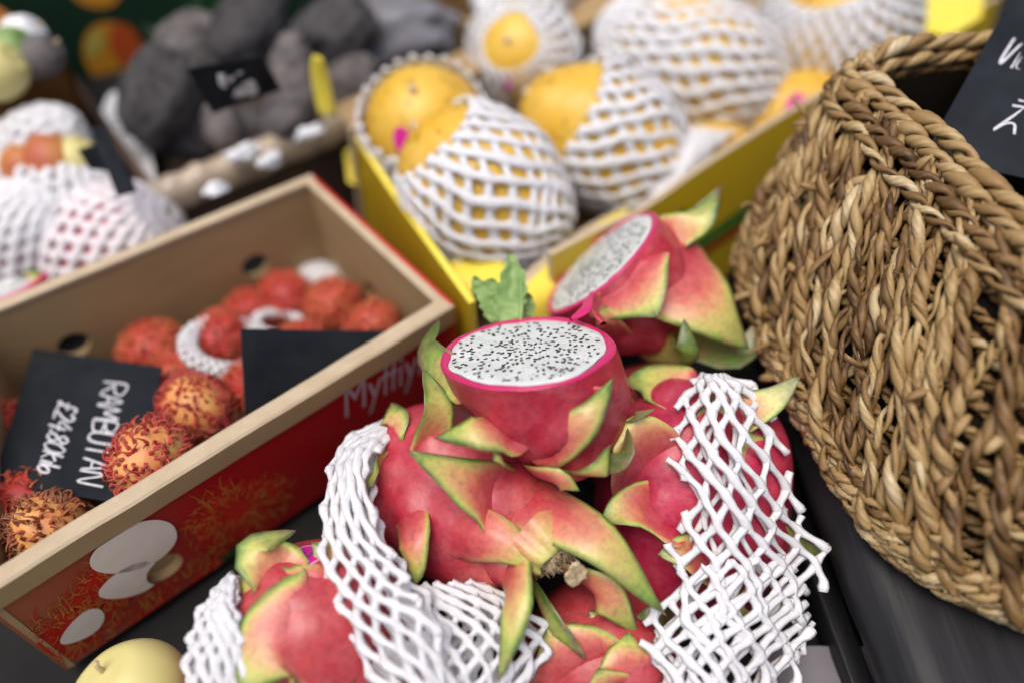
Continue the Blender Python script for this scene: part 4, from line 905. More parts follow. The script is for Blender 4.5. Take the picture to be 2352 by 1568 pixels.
for i, (k, x, y, d, s, lb) in enumerate(RL):
    o = thing('rambutan', lb, 'rambutan', D(x, y, d), 'rambutans in the carton'); g2 = random.Random(i)
    o.rotation_euler = (g2.uniform(0, 6), g2.uniform(0, 6), g2.uniform(0, 6)); o.scale = (s, s, s)
    a = bpy.data.objects.new('skin', RM[k][0]); b = bpy.data.objects.new('hairs', RM[k][1]); b['kind'] = 'stuff'
    for q_ in (a, b): COL.objects.link(q_); q_.parent = o
# white foam ring and cap among them
def torus_net(c, n, R, r, lab, nu=26, nv=8):
    n = nrm(n); e1 = nrm(np.cross(n, V3(0.1, 1, 0.2))); e2 = np.cross(n, e1); mb = MB()
    def S(u, v, h):
        a = u*2*np.pi; b = v*2*np.pi; rr = R+(r+h)*np.cos(b); return c+e1[None]*(rr*np.cos(a))[:, None]+e2[None]*(rr*np.sin(a))[:, None]+n[None]*((r+h)*np.sin(b))[:, None]
    net(mb, S, nu, nv, 0.0019, True, 5, jit=0.15); return single('foam_net', mb, M['foam'], lab, 'foam net')
torus_net(D(520, 795, 0.585), iv(0.3, 0.75, 0.6), 0.026, 0.006, 'white foam net ring around a red rambutan in the carton')
eC = Ell(D(735, 640, 0.68), iv(0.1, 0.9, 0.45), 0.012, 0.019)
mb = MB(); net(mb, sleeve_S(eC, 0.05, 1.7, 0.0), 16, 5, 0.0024, True, 6); single('foam_net', mb, M['foam'], 'small white foam net cap lying on rambutans by the carton side wall', 'foam net')
torus_net(D(640, 742, 0.625), iv(0.2, 0.8, 0.5), 0.017, 0.003, 'thin translucent foam ring between red rambutans', 18, 5)

# ------------------------------------------------------------------ chalk price cards
GL = {'R': [[(0, 0), (0, 1), (.55, .9), (.5, .6), (.05, .5)], [(.1, .5), (.6, 0)]], 'A': [[(0, 0), (.25, 1), (.5, 0)], [(.1, .4), (.42, .4)]], 'M': [[(0, 0), (.1, 1), (.32, .35), (.55, 1), (.66, 0)]],
      'B': [[(0, 0), (0, 1), (.45, .9), (.42, .62), (.05, .52), (.5, .42), (.48, .1), (0, 0)]], 'U': [[(0, 1), (.02, .2), (.25, 0), (.45, .2), (.48, 1)]], 'T': [[(0, .95), (.62, 1)], [(.3, .98), (.28, 0)]],
      'N': [[(0, 0), (.05, 1), (.45, 0), (.55, 1.05)]], '£': [[(.55, .85), (.4, 1), (.22, .85), (.25, .4), (.05, .05), (.3, .12), (.6, .02)], [(.02, .5), (.48, .55)]], 'L': [[(.80, 1.25), (.52, .80), (.25, .38), (.0, 0), (.15, .16), (.36, .20), (.50, .02)], [(.12, .66), (.45, .68), (.80, .72)], [(.06, .53), (.40, .56), (.75, .60)]], '2': [[(0, .8), (.2, 1), (.42, .8), (.3, .45), (0, .03), (.5, .05)]],
      '4': [[(.3, 1), (.0, .4), (.55, .42)], [(.4, .75), (.36, -.1)]], '.': [[(0, .1), (.06, .12), (.04, .04), (0, .1)]], '8': [[(.25, .52), (.05, .75), (.25, 1), (.45, .78), (.22, .5), (.02, .25), (.24, 0), (.48, .25), (.25, .52)]],
      '0': [[(.25, 1), (.02, .6), (.06, .15), (.27, 0), (.5, .3), (.46, .8), (.25, 1)]], 'k': [[(0, 0), (.05, 1)], [(.4, .7), (.05, .4), (.42, 0)]], 'i': [[(.05, .6), (.08, 0)]], 'l': [[(.02, 1), (.08, 0)]],
      'o': [[(.2, .55), (.0, .3), (.15, 0), (.38, .2), (.32, .5), (.2, .55)]], 'V': [[(0, 1), (.03, .3), (.12, .05), (.3, .5), (.48, 1)]], 'e': [[(.02, .3), (.35, .36), (.25, .58), (.04, .4), (.08, .08), (.36, .08)]], 't': [[(.12, .95), (.08, .1), (.25, .02)], [(0, .6), (.3, .63)]]}
def price_card(label, corners, lines, mat='card', group='chalk price cards', wdt=0.0011, thick=0.0016, name='price_card'):
    TL, TR, BR, BL = [np.asarray(c, float) for c in corners]; n = nrm(np.cross(TR-TL, BL-TL)); n = n if n@(CAM-TL) > 0 else -n
    root = thing(name, label, 'price card', (BL+BR)/2, group); mb = MB()
    bm = bmesh.new(); vs = [bm.verts.new(tuple(p)) for p in (TL, TR, BR, BL)]+[bm.verts.new(tuple(p-n*thick)) for p in (TL, TR, BR, BL)]
    for f in ((0, 1, 2, 3), (7, 6, 5, 4), (0, 4, 5, 1), (1, 5, 6, 2), (2, 6, 7, 3), (3, 7, 4, 0)): bm.faces.new([vs[i] for i in f])
    bmesh.ops.bevel(bm, geom=bm.edges[:], offset=0.0003, segments=1, affect='EDGES'); add_bm(mb, bm); part('card', mb, M[mat], root, smooth=False)
    def at(u, v): return TL*(1-u)*(1-v)+TR*u*(1-v)+BR*u*v+BL*(1-u)*v
    for (txt, o, du, dv, sp) in lines:   # o: start (u,v) of baseline; du: advance vector per unit; dv: letter-up vector
        mb = MB(); x = 0.0; o = np.array(o); du = np.array(du); dv = np.array(dv); jg = random.Random(len(txt))
        for ch in txt:
            if ch == ' ': x += 0.4; continue
            st = GL[ch]; wch = max(p[0] for s_ in st for p in s_)
            for s_ in st:
                c = crom([(a, b, 0) for a, b in s_], max(6, len(s_)*4)) if len(s_) > 2 else bez([(a, b, 0) for a, b in s_], 5)
                uv = [o+du*(x+p[0])+dv*p[1] for p in c]; P3 = np.array([at(*q)+n*0.0003 for q in uv])
                tube(mb, P3, wdt*(0.85+0.3*jg.random()), 5, ref=n, flat=0.25)
            x += wch+sp
        part('chalk_writing', mb, M['chalk'], root)
    return root
price_card('slate card chalked RAMBUTAN £24.80 kilo lying on the rambutans', [D(76, 800, 0.575), D(372, 842, 0.548), D(312, 1160, 0.470), D(-18, 1108, 0.492)],
    [('RAMBUTAN', (0.60, 0.185), (-0.004, 0.152), (0.175, 0.0), 0.06), ('£24.80kilo', (0.305, 0.375), (-0.004, 0.118), (0.155, 0.02), 0.07)], wdt=0.00095)
price_card('blank slate card standing behind the front rim of the red carton', [plane_hit(x_, y_, FLc-fo_n*0.016-V3(0, 0, 0.05), nrm(fo_n+V3(0, 0, 0.75))) for x_, y_ in ((553, 755), (908, 760), (898, 985), (566, 1010))], [])
# ------------------------------------------------------------------ yellow mango carton
ZM = 0.13
mFL, mFR = P(1075, 700, ZM), P(2290, -10, ZM)
mBL = P(792, 285, ZM); mBR = mBL+(mFR-mFL)*1.0
mctr = (mFL+mFR+mBR+mBL)/4
mbx = thing('cardboard_box', 'yellow printed open carton packed with net-wrapped mangoes', 'box', V3(mctr[0], mctr[1], 0.0))
def minw(a, b): return mctr-(a+b)/2
exM = nrm(mFR-mFL); nM = nrm(np.cross(exM, V3(0, 0, 1))); nM = nM if nM@minw(mFL, mFR) < 0 else -nM
# front wall: a slightly bowed sheet leaning outward
wM = Wob(31, 1.0, 3, 2)
def fwall(u, v, off=0.0):
    # u metres along, v 0..1 height
    return np.array([mFL[0], mFL[1], 0.0])+exM*u+V3(0, 0, 1)*(ZM*v-0.010*math.exp(-((u-0.17)/0.05)**2)*v+0.004*v*wM(np.array([u*14, 1.0])))+nM*(off+0.030*(1-v)*math.sin(min(u/0.2, 1.57))+0.004*v*wM(np.array([u*9, v*2])))
LM = np.linalg.norm(mFR-mFL); nu, nv = 60, 12
def sheet(fun, us, vs, th, mats_mi=(0, 0)):
    mb = MB(); A = np.array([fun(u, v, 0.0) for v in vs for u in us]); B = np.array([fun(u, v, -th) for v in vs for u in us]); q = grid_quads(len(us), len(vs)); k = len(A)
    mb.add(A, q, mi=0); mb.add(B, q[:, ::-1], mi=1)
    ns = len(us); top = [(len(vs)-1)*ns+i for i in range(ns)]; E_ = np.vstack([A[top], B[top]]); mb.add(E_, [(i, i+1, ns+i+1, ns+i) for i in range(ns-1)], mi=2)
    for col in (0, ns-1):
        c_ = [j*ns+col for j in range(len(vs))]; E_ = np.vstack([A[c_], B[c_]]); m_ = len(vs); mb.add(E_, [(i, i+1, m_+i+1, m_+i) for i in range(m_-1)], mi=2)
    return mb
us = np.linspace(0.075, LM, nu); vs = np.linspace(0, 1, nv)
fp = part('front_panel', sheet(fwall, us, vs, 0.005), [M['yellow_print'], M['carton'], M['carton_edge']], mbx, smooth=True)
# printed stripes and marks
def stripe(u0, u1, f, w, mat, nm, n=40):
    mb = MB(); uu = np.linspace(u0, u1, n); V = [fwall(u, f(u)+w(u)/2, 0.0009) for u in uu]+[fwall(u, f(u)-w(u)/2, 0.0009) for u in uu]; mb.add(np.array(V), [(i, i+1, n+i+1, n+i) for i in range(n-1)]); part(nm, mb, mat, fp)
stripe(0.10, LM*0.98, lambda u: 0.36+0.20*math.sin((u-0.08)*4.2), lambda u: 0.10, M['green_print'], 'green_stripe')
stripe(0.10, LM*0.98, lambda u: 0.27+0.20*math.sin((u-0.08)*4.2), lambda u: 0.05, M['red_stripe'], 'red_stripe')
mb = MB(); g = np.random.default_rng(3)
for i in range(26):
    u = g.uniform(0.10, LM*0.9); v = g.uniform(0.08, 0.95); a = g.uniform(0.002, 0.0038); t = np.linspace(0, 2*np.pi, 10, endpoint=False)
    flat_poly(mb, [fwall(u+a*math.cos(x), v+a*1.3*math.sin(x)/ZM, 0.0012) for x in t])
o = part('green_marks', mb, M['green_print'], fp); o['kind'] = 'stuff'
# folded flap at the corner: bright yellow, tilting outward
def flap(pts_top, pts_bot, mat, nm, parent, bulge=0.004, th=0.0016, n=14, m_=8, seed=1):
    a = crom([D(*p) for p in pts_top], n); b = crom([D(*p) for p in pts_bot], n); wv_ = Wob(seed, 1.2, 3, 2); mb = MB(); V = []; W_ = []
    for j in range(m_):
        f = j/(m_-1)
        for i in range(n):
            p = a[i]*(1-f)+b[i]*f; d = nrm(CAM-p); k = bulge*math.sin(math.pi*f)+0.0015*wv_(np.array([i*0.5, j*0.5])); V.append(p+d*k); W_.append(p+d*(k-th))
    q = grid_quads(n, m_); mb.add(np.array(V), q); mb.add(np.array(W_), q[:, ::-1])
    return part(nm, mb, mat, parent) if parent else mb
flap([(1205, 655, 0.575), (1300, 570, 0.60), (1390, 505, 0.63), (1440, 478, 0.65)], [(1215, 760, 0.575), (1320, 690, 0.59), (1400, 620, 0.61), (1470, 560, 0.64)], M['yellow_bright'], 'corner_flap', mbx, 0.006, seed=3)
flap([(1190, 640, 0.58), (1290, 555, 0.605), (1385, 498, 0.635), (1445, 472, 0.652)], [(1205, 656, 0.576), (1300, 571, 0.601), (1390, 506, 0.631), (1442, 479, 0.65)], M['carton_edge'], 'flap_edge', mbx, 0.0, seed=4)
flap([(1035, 600, 0.60), (1085, 572, 0.61), (1140, 570, 0.605), (1160, 600, 0.595)], [(1060, 660, 0.585), (1100, 680, 0.58), (1140, 690, 0.575), (1165, 660, 0.58)], M['yellow_bright'], 'corner_flap', mbx, 0.008, seed=6)
flap([(995, 608, 0.61), (1015, 600, 0.61), (1045, 606, 0.605)], [(1025, 660, 0.59), (1050, 665, 0.585), (1068, 660, 0.585)], M['yellow_bright'], 'corner_flap', mbx, 0.004, seed=7)
# left wall (yellow outside, rim seen end-on) and back wall with a cardboard liner
def lwall(u, v, off=0.0):
    ex = nrm(mFL-mBL); n = nrm(np.cross(ex, V3(0, 0, 1))); n = n if n@minw(mBL, mFL) < 0 else -n
    return np.array([mBL[0], mBL[1], 0.0])+ex*u+V3(0, 0, 1)*(ZM*v-0.006*v*math.sin(u*14))+n*(off+0.003*v*wM(np.array([u*10, 3+v])))
LL = np.linalg.norm(mFL-mBL)
part('side_panel', sheet(lwall, np.linspace(0, LL, 30), vs, 0.005), [M['yellow_print'], M['carton'], M['yellow_bright']], mbx)
def bwall(u, v, off=0.0):
    n = -nM
    return np.array([mBL[0], mBL[1], 0.0])+exM*u+V3(0, 0, 1)*((ZM+0.006)*v)+n*(-off-0.018*v+0.004*v*wM(np.array([u*8, 5+v])))
part('back_panel', sheet(bwall, np.linspace(-0.004, LM, 40), vs, 0.006), [M['carton'], M['carton'], M['carton_edge']], mbx)
# wide folded top flap of the back wall, lying outward
def bflap(u, v, off=0.0): return bwall(u, 1.0)+(-nM)*(0.052*v)+V3(0, 0, 1)*(off+0.002-0.010*v*v+0.002*wM(np.array([u*7, v])))
part('back_flap', sheet(bflap, np.linspace(0.0, LM*0.75, 40), np.linspace(0, 1, 6), 0.004), [M['carton'], M['carton'], M['carton_edge']], mbx)
mb = MB(); mb.add([np.array([p[0], p[1], 0.036]) for p in (mFL, mFR, mBR, mBL)], [(0, 1, 2, 3)]); part('liner', mb, M['carton'], mbx, smooth=False)
# loose yellow scraps of tissue in the carton
def scrap(pt, pb, lab, seed): 
    mb = flap(pt, pb, None, '', None, 0.006, 0.0006, seed=seed); single('paper_scrap', mb, M['yellow_bright'], lab, 'paper', group='yellow paper scraps')
scrap([(790, 350, 0.72), (815, 335, 0.73), (845, 345, 0.72)], [(800, 420, 0.70), (830, 425, 0.70), (850, 400, 0.70)], 'crumpled yellow paper scrap at the left corner of the mango carton', 11)
scrap([(795, 272, 0.80), (820, 265, 0.80), (845, 275, 0.80)], [(800, 300, 0.79), (825, 305, 0.79), (848, 292, 0.79)], 'small yellow paper scrap on the cardboard flap of the mango carton', 12)
scrap([(2115, -20, 0.80), (2170, -40, 0.80), (2262, -20, 0.78)], [(2110, 70, 0.74), (2180, 80, 0.72), (2255, 40, 0.72)], 'bright yellow paper tucked behind the netted mango near the basket', 13)

# ------------------------------------------------------------------ mangoes and their nets
GM = 'mangoes in the yellow carton'
def mango(ell, lab, seed, spots=True, stick=None):
    root = thing('mango', lab, 'mango', ell.c-V3(0, 0, ell.r[1]), GM)
    nu, nv = 56, 40; th = np.linspace(0, 2*np.pi, nu, endpoint=False); ph = np.linspace(0, np.pi, nv); T, Ph = np.meshgrid(th, ph)
    p = np.stack([np.cos(Ph), np.sin(Ph)*np.cos(T), np.sin(Ph)*np.sin(T)], -1).reshape(-1, 3)
    X = p*(1+0.018*Wob(seed, 2.0, 3)(p))[:, None]*ell.r; X[:, 1] += 0.05*ell.r[1]*p[:, 0]**2
    mb = MB(); mb.add(ell.c+X@ell.E, grid_quads(nu, nv, True)); part('skin', mb, M['mango'], root)
    tp = ell.c+ell.E[0]*ell.r[0]*0.985+ell.E[1]*0.05*ell.r[1]; mb = MB(); tube(mb, [tp-ell.E[0]*0.002, tp+ell.E[0]*0.002, tp+ell.E[0]*0.0045], [0.0042, 0.0036, 0.0028], 8); part('stalk', mb, M['stem_fluff'], root)
    if stick:
        c = ell.hit(*stick[:2]); n = ell.normal(c); e1 = nrm(np.cross(n, UP)); e2 = np.cross(n, e1); mb = MB(); t = np.linspace(0, 2*np.pi, 24, endpoint=False)
        V = np.array([c+(e1*math.cos(x)*0.8+e2*math.sin(x)*1.15)*stick[2]+n*0.0016 for x in t]); mb.add(np.vstack([V, c+n*0.0022]), None, [(i, (i+1) % 24, 24) for i in range(24)]); s_ = part('sticker', mb, M['pink_sticker'], root)
    return root
def sleeve(ell, a0, a1, nu, nv, lab, seed, rad=0.0043, off=0.002, jit=0.48, flare=0.0, mat='foam', ease=0.7, cap=False):
    mb = MB(); net(mb, sleeve_S(ell, a0, a1, off, flare=flare, wob=Wob(seed, 2.5, 3), amp=0.0035), nu, nv, rad, True, seed, jit=jit, flat=0.5, ease=ease, per=4)
    return single('foam_net', mb, M[mat], lab, 'foam net', group=GN)
mA = Ell(D(982, 300, 0.668), iv(-0.05, 0.30, 0.90), 0.056, 0.051); mango(mA, 'yellow mango with pink sticker framed by a rolled-back foam net', 1, stick=(926, 322, 0.0095))
sleeve(mA, 1.02, 2.9, 24, 12, 'white foam net rolled back like a collar around the mango with pink sticker', 71, off=0.004, flare=0.004, rad=0.0030)
mB2 = Ell(D(1118, 440, 0.618), iv(-0.66, 0.58, 0.40), 0.074, 0.059, 0.057); mango(mB2, 'mango wholly wrapped in foam net next to the corner of the yellow carton', 2)
sleeve(mB2, 0.72, 3.05, 22, 14, 'tight white foam net with small diamond openings around the mango at the carton corner', 72)
mC = Ell(D(1395, 322, 0.668), iv(-0.80, 0.40, 0.35), 0.080, 0.056); mango(mC, 'orange mango with its bare end beside the tight net', 3)
sleeve(mC, 1.02, 3.05, 21, 13, 'white foam net covering the rear part of the half bare orange mango', 73)
mD = Ell(D(1205, 132, 0.735), iv(-0.28, -0.02, 0.95), 0.055, 0.050); mango(mD, 'mango seen through a round net opening behind the half bare one', 4, stick=(1165, 185, 0.008))
sleeve(mD, 0.52, 2.9, 22, 12, 'white foam net with round opening showing a yellow mango at the back of the carton', 74, off=0.003, rad=0.0032)
mE = Ell(D(1590, 150, 0.735), iv(-0.80, 0.34, 0.10), 0.094, 0.060); mango(mE, 'large mango wrapped in net on top of the other mangoes', 5)
sleeve(mE, 0.10, 3.05, 22, 17, 'long white foam net over the large mango in the middle of the carton', 75)
mF = Ell(D(1925, 62, 0.765), iv(-0.22, 0.50, 0.72), 0.068, 0.072); mango(mF, 'mango in a net open at the top beside the seagrass basket', 6)
sleeve(mF, 0.62, 3.05, 26, 14, 'white foam net open at the top around the mango beside the basket', 76)
mG = Ell(D(1690, -15, 0.85), iv(-0.5, 0.7, 0.3), 0.065, 0.055); mango(mG, 'netted mango at the far side of the carton behind the large one', 7)
sleeve(mG, 0.2, 3.0, 20, 17, 'pinkish foam net at the far side of the yellow carton', 77, mat='foam_pink')
mH = Ell(D(1590, 420, 0.715), iv(0.80, 0.42, 0.1), 0.066, 0.048); mango(mH, 'bare yellow mango behind the front wall of the yellow carton', 8)
mI = Ell(D(1815, 262, 0.730), iv(0.8, 0.3, 0.1), 0.050, 0.036); mango(mI, 'orange mango with pink sticker low behind the carton rim near the basket', 9, stick=(1828, 252, 0.012))
# loose end of a net hanging over the bare mango
mb = MB(); net(mb, patch_S([(1545, 290, 0.655), (1555, 345, 0.645), (1540, 400, 0.640), (1490, 452, 0.640)], [(1690, 305, 0.670), (1640, 340, 0.655), (1590, 400, 0.645), (1520, 470, 0.642)], 0.008), 6, 9, 0.0028, False, 81, jit=0.3)
single('foam_net', mb, M['foam'], 'loose flat end of foam net lying on the bare yellow mango', 'foam net', group=GN)

# ------------------------------------------------------------------ green leaf standing behind the cut fruit
lf = thing('leaf_sprig', 'light green jagged leaf standing behind the cut dragon fruit', 'leaf', D(1165, 735, 0.50))
def leaf_blade(pts, w, seed, teeth=5):
    c = crom([D(*p) for p in pts], 26); t = np.linspace(0, 1, 26); W_ = w*(np.sin(np.pi*np.clip(t*0.9+0.1, 0, 1))**0.7)*(1+0.35*((t*teeth) % 1.0)); W_[-1] = 0.0004
    tan = np.gradient(c, axis=0); tan /= np.linalg.norm(tan, axis=1, keepdims=True); wd = np.cross(tan, -FW); wd /= np.linalg.norm(wd, axis=1, keepdims=True); wv_ = Wob(seed, 1.5, 3, 2); ns = 9; s = np.linspace(-1, 1, ns); V = []
    for i in range(26):
        for j in range(ns): V.append(c[i]+wd[i]*s[j]*W_[i]-FW*(0.003*abs(s[j])+0.0022*wv_(np.array([i*0.4, j*0.8]))))
    mb = MB(); V = np.array(V); q = grid_quads(ns, 26); mb.add(V, q); mb.add(V+FW*0.0006, q[:, ::-1]); return mb
part('blade', leaf_blade([(1165, 745, 0.500), (1172, 690, 0.505), (1178, 640, 0.510), (1172, 582, 0.515)], 0.0085, 3), M['green_leaf'], lf)
part('blade', leaf_blade([(1140, 740, 0.505), (1135, 700, 0.508), (1128, 665, 0.512), (1133, 640, 0.515)], 0.0080, 4), M['green_leaf'], lf)
part('blade', leaf_blade([(1130, 705, 0.510), (1112, 675, 0.514), (1098, 655, 0.516), (1088, 635, 0.518)], 0.0045, 5, 3), M['green_leaf'], lf)
part('blade', leaf_blade([(1205, 740, 0.510), (1208, 715, 0.512), (1212, 695, 0.514), (1210, 672, 0.516)], 0.0045, 6, 3), M['green_leaf'], lf)
mb = MB(); tube(mb, crom([D(1195, 745, 0.495), D(1198, 700, 0.50), D(1196, 640, 0.508)], 10), [0.0014]*10, 6); part('stalk', mb, M['green_leaf'], lf)
# ------------------------------------------------------------------ seagrass basket
ZB0, ZB1 = 0.101, 0.240
bot = np.array([(0.163, 0.400), (0.164, 0.335), (0.174, 0.272), (0.194, 0.197), (0.222, 0.166), (0.258, 0.147), (0.33, 0.132), (0.42, 0.150), (0.46, 0.22), (0.465, 0.34), (0.44, 0.43), (0.36, 0.475), (0.26, 0.475), (0.195, 0.445)])
top = np.array([(0.219, 0.448), (0.229, 0.412), (0.243, 0.372), (0.258, 0.312), (0.275, 0.262), (0.305, 0.228), (0.365, 0.205), (0.43, 0.215), (0.465, 0.27), (0.475, 0.36), (0.455, 0.44), (0.40, 0.478), (0.32, 0.485), (0.250, 0.476)])
def closed(pts, n):
    k = len(pts); s = np.linspace(0, k, n, endpoint=False); i = s.astype(int); f = (s-i)[:, None]; g_ = lambda j: pts[(i+j) % k]
    a, b, c, d = g_(-1), g_(0), g_(1), g_(2)
    return 0.5*((2*b)+(-a+c)*f+(2*a-5*b+4*c-d)*f**2+(-a+3*b-3*c+d)*f**3)
NB = 720; cb, ct = closed(bot, NB), closed(top, NB)
seg = np.linalg.norm(np.roll(cb, -1, 0)-cb, axis=1); arc = np.concatenate([[0], np.cumsum(seg)]); PERIM = arc[-1]
def bas(s, h, off):
    # s arc length along the bottom, h 0..1 height, off outward
    s = np.mod(s, PERIM); j = np.interp(s, arc, np.arange(NB+1)); i = np.floor(j).astype(int) % NB; i2 = (i+1) % NB; f = (j-np.floor(j))[:, None]
    b = cb[i]*(1-f)+cb[i2]*f; t = ct[i]*(1-f)+ct[i2]*f; hh = h[:, None]
    e = hh*(0.55+0.45*hh); xy = b*(1-e)+t*e
    tb = cb[(i+4) % NB]-cb[(i-4) % NB]; tt = ct[(i+4) % NB]-ct[(i-4) % NB]; tg = tb*(1-hh)+tt*hh; tg /= np.linalg.norm(tg, axis=1, keepdims=True)
    nn = np.stack([-tg[:, 1], tg[:, 0]], -1)
    cen = np.array([0.32, 0.31]); sg = np.sign(((xy-cen)*nn).sum(1)); nn = nn*sg[:, None]
    foot = -0.010*np.clip(1-h/0.10, 0, 1)**2
    xy = xy+nn*(off+foot+0.006*np.sin(np.pi*np.clip(h, 0, 1)))[:, None]
    return np.concatenate([xy, (ZB0+0.004+(ZB1-ZB0-0.004)*h)[:, None]], 1), np.concatenate([nn, np.full((len(h), 1), 0.25)], 1)
basket = thing('seagrass_basket', 'braided natural seagrass basket standing on the black board', 'basket', V3(0.32, 0.31, ZB0))
gb = np.random.default_rng(77)
def rope(path, nrmv, rad, pitch, plies=2, seed=0, swell=0.28, lum=0.0, gap=1.0):
    # twisted cord; each ply is a flattish strand
    mb = MB(); n = len(path); t = np.gradient(path, axis=0); L = np.concatenate([[0], np.cumsum(np.linalg.norm(np.diff(path, axis=0), axis=1))]); t /= np.linalg.norm(t, axis=1, keepdims=True)+1e-9
    b = np.cross(t, nrmv); b /= np.linalg.norm(b, axis=1, keepdims=True)+1e-9; nn = np.cross(b, t); g = np.random.default_rng(seed)
    pj = pitch*g.uniform(0.85, 1.2); ph0 = g.uniform(0, 6.28)
    for k in range(plies):
        a = ph0+2*np.pi*(L/pj+k/plies)+0.35*np.sin(L*60+g.uniform(0, 6)); R_ = rad*0.62*gap*(1+0.15*np.sin(L*90+g.uniform(0, 6)))
        c = path+b*(np.cos(a)*R_)[:, None]+nn*(np.sin(a)*R_*0.85)[:, None]
        ref = b*np.cos(a)[:, None]+nn*np.sin(a)[:, None]
        r_ = rad*0.72*(1+swell*np.sin(L/pj*2*np.pi*0.5+g.uniform(0, 6))+0.10*g.normal(size=n).cumsum()*0.15)
        rn = np.clip(g.uniform(0.05, 1.0)+lum+0.12*np.sin(L*40+g.uniform(0, 6)), 0, 1)
        sides = 7; tube(mb, c, np.clip(r_, rad*0.4, rad*1.1), sides, ref=ref, flat=0.72, rnd=rn)
        mb.a.setdefault('uu', []); 
        need = mb.n-sum(len(x) for x in mb.a['uu'])
        mb.a['uu'].append(np.tile(np.arange(sides)/sides, need//sides+1)[:need])
    return mb
def cord(path_fn, n, rad, pitch, seed, **kw):
    p, nv_ = path_fn(n); part('braided_cord', rope(p, nv_, rad, pitch, seed=seed, **kw), M['straw'], basket)
VIS0, VIS1 = -0.16, 0.42       # stretch of the perimeter that can be seen
w1 = Wob(91, 1.0, 3, 2); w2 = Wob(92, 1.0, 3, 2)
# inner coils running round (close the wall behind the open outer cords)
for k in range(16):
    h0 = 0.04+0.92*k/15
    def f(n, h0=h0, k=k):
        s = np.linspace(0, PERIM, n); h = h0+0.012*w1(np.stack([s*20, np.full(n, k*1.0)], -1)); p, nv_ = bas(s, np.clip(h, 0.0, 1.0), np.full(n, -0.0085)+0.003*w2(np.stack([s*30, np.full(n, k*1.0)], -1))); return p, nv_
    cord(f, 420, 0.0036, 0.019, 100+k, swell=0.1)
# upright cords
s0 = VIS0; k = 0
while s0 < VIS1:
    def f(n, s0=s0, k=k):
        h = np.linspace(0.06, 1.0, n); s = s0+0.0085*w1(np.stack([h*5, np.full(n, k*1.3)], -1))-0.012*h; off = 0.0005+0.0025*np.sin(h*22+k*2.1)+0.001*w2(np.stack([h*6, np.full(n, k*1.0)], -1)); return bas(s, h, off)
    cord(f, 110, gb.uniform(0.0030, 0.0041), gb.uniform(0.022, 0.034), 200+k); s0 += gb.uniform(0.009, 0.017); k += 1
# slanting cords crossing over them
s0 = VIS0-0.10; k = 0
while s0 < VIS1:
    def f(n, s0=s0, k=k):
        h = np.linspace(1.0, 0.10, n); s = s0+0.085*(1-h)+0.010*w1(np.stack([h*5+7, np.full(n, k*1.7)], -1)); off = 0.003+0.0034*np.sin(h*22+k*2.6+1.5)+0.001*w2(np.stack([h*6+3, np.full(n, k*1.0)], -1)); return bas(s, h, off)
    cord(f, 110, gb.uniform(0.0030, 0.0042), gb.uniform(0.022, 0.034), 400+k); s0 += gb.uniform(0.012, 0.022); k += 1
# coils round the foot
for k in range(5):
    def f(n, k=k):
        s = np.linspace(0, PERIM, n); h = 0.008+0.042*k+0.006*w1(np.stack([s*25, np.full(n, k*2.0)], -1)); off = 0.001+0.0028*np.sin(s*150+k*2)*0.5+0.0015*k/4; return bas(s, np.clip(h, 0, 1), np.full(n, 0.0)+off)
    cord(f, 460, 0.0040, 0.022, 600+k)
# thick rim: several coils wrapped together
for k, (dh, of, rd) in enumerate(((1.0, 0.003, 0.0048), (1.03, -0.003, 0.0048), (0.955, 0.006, 0.0044), (0.97, -0.008, 0.0042), (0.91, 0.007, 0.0040))):
    def f(n, dh=dh, of=of, k=k):
        s = np.linspace(0, PERIM, n); h = dh+0.012*w1(np.stack([s*28, np.full(n, 9+k*1.0)], -1)); return bas(s, h, of+0.0015*w2(np.stack([s*40, np.full(n, k*1.0)], -1)))
    cord(f, 480, rd, 0.026, 700+k, lum=0.08)
# bottom plate and a few loose fibre ends
mb = MB(); mb.add(np.vstack([np.concatenate([cb[::12]*0.985+np.array([0.32, 0.31])*0.015, np.full((60, 1), ZB0+0.006)], 1), [[0.32, 0.31, ZB0+0.006]]]), None, [(i, (i+1) % 60, 60) for i in range(60)], rnd=0.4); part('bottom', mb, M['straw'], basket, smooth=False)
mb = MB()
for i in range(140):
    s = np.array([gb.uniform(VIS0, VIS1)]); h = np.array([gb.uniform(0.05, 1.0)]); p, n_ = bas(s, h, np.array([0.006])); p, n_ = p[0], nrm(n_[0]); d = nrm(n_*gb.uniform(0.2, 1)+gb.normal(size=3)*0.6); L = gb.uniform(0.003, 0.011)
    tube(mb, [p, p+d*L*0.5+gb.normal(size=3)*0.0006, p+d*L+gb.normal(size=3)*0.0012], [0.00028, 0.0002, 0.0001], 3, rnd=gb.uniform(0.5, 1))
o = part('loose_fibres', mb, M['straw'], basket); o['kind'] = 'stuff'
# thick leaf-like strand ends poking out
for i in range(130):
    s = np.array([gb.uniform(-0.08, 0.38)]); h = np.array([gb.uniform(0.1, 0.95)]); p, n_ = bas(s, h, np.array([0.004])); p, n_ = p[0], nrm(n_[0]); d = nrm(n_*0.12+V3(0, 0, -0.5)+gb.normal(size=3)*0.6); L = gb.uniform(0.012, 0.026)
    mb = MB(); c = bez([p-n_*0.003, p+d*L*0.5+n_*0.005, p+d*L-n_*0.001], 7); tube(mb, c, np.array([0.0016, 0.0024, 0.0029, 0.0028, 0.0024, 0.0016, 0.0004]), 6, ref=n_, flat=0.5, rnd=gb.uniform(0.1, 0.9)); part('strand_end', mb, M['straw'], basket)
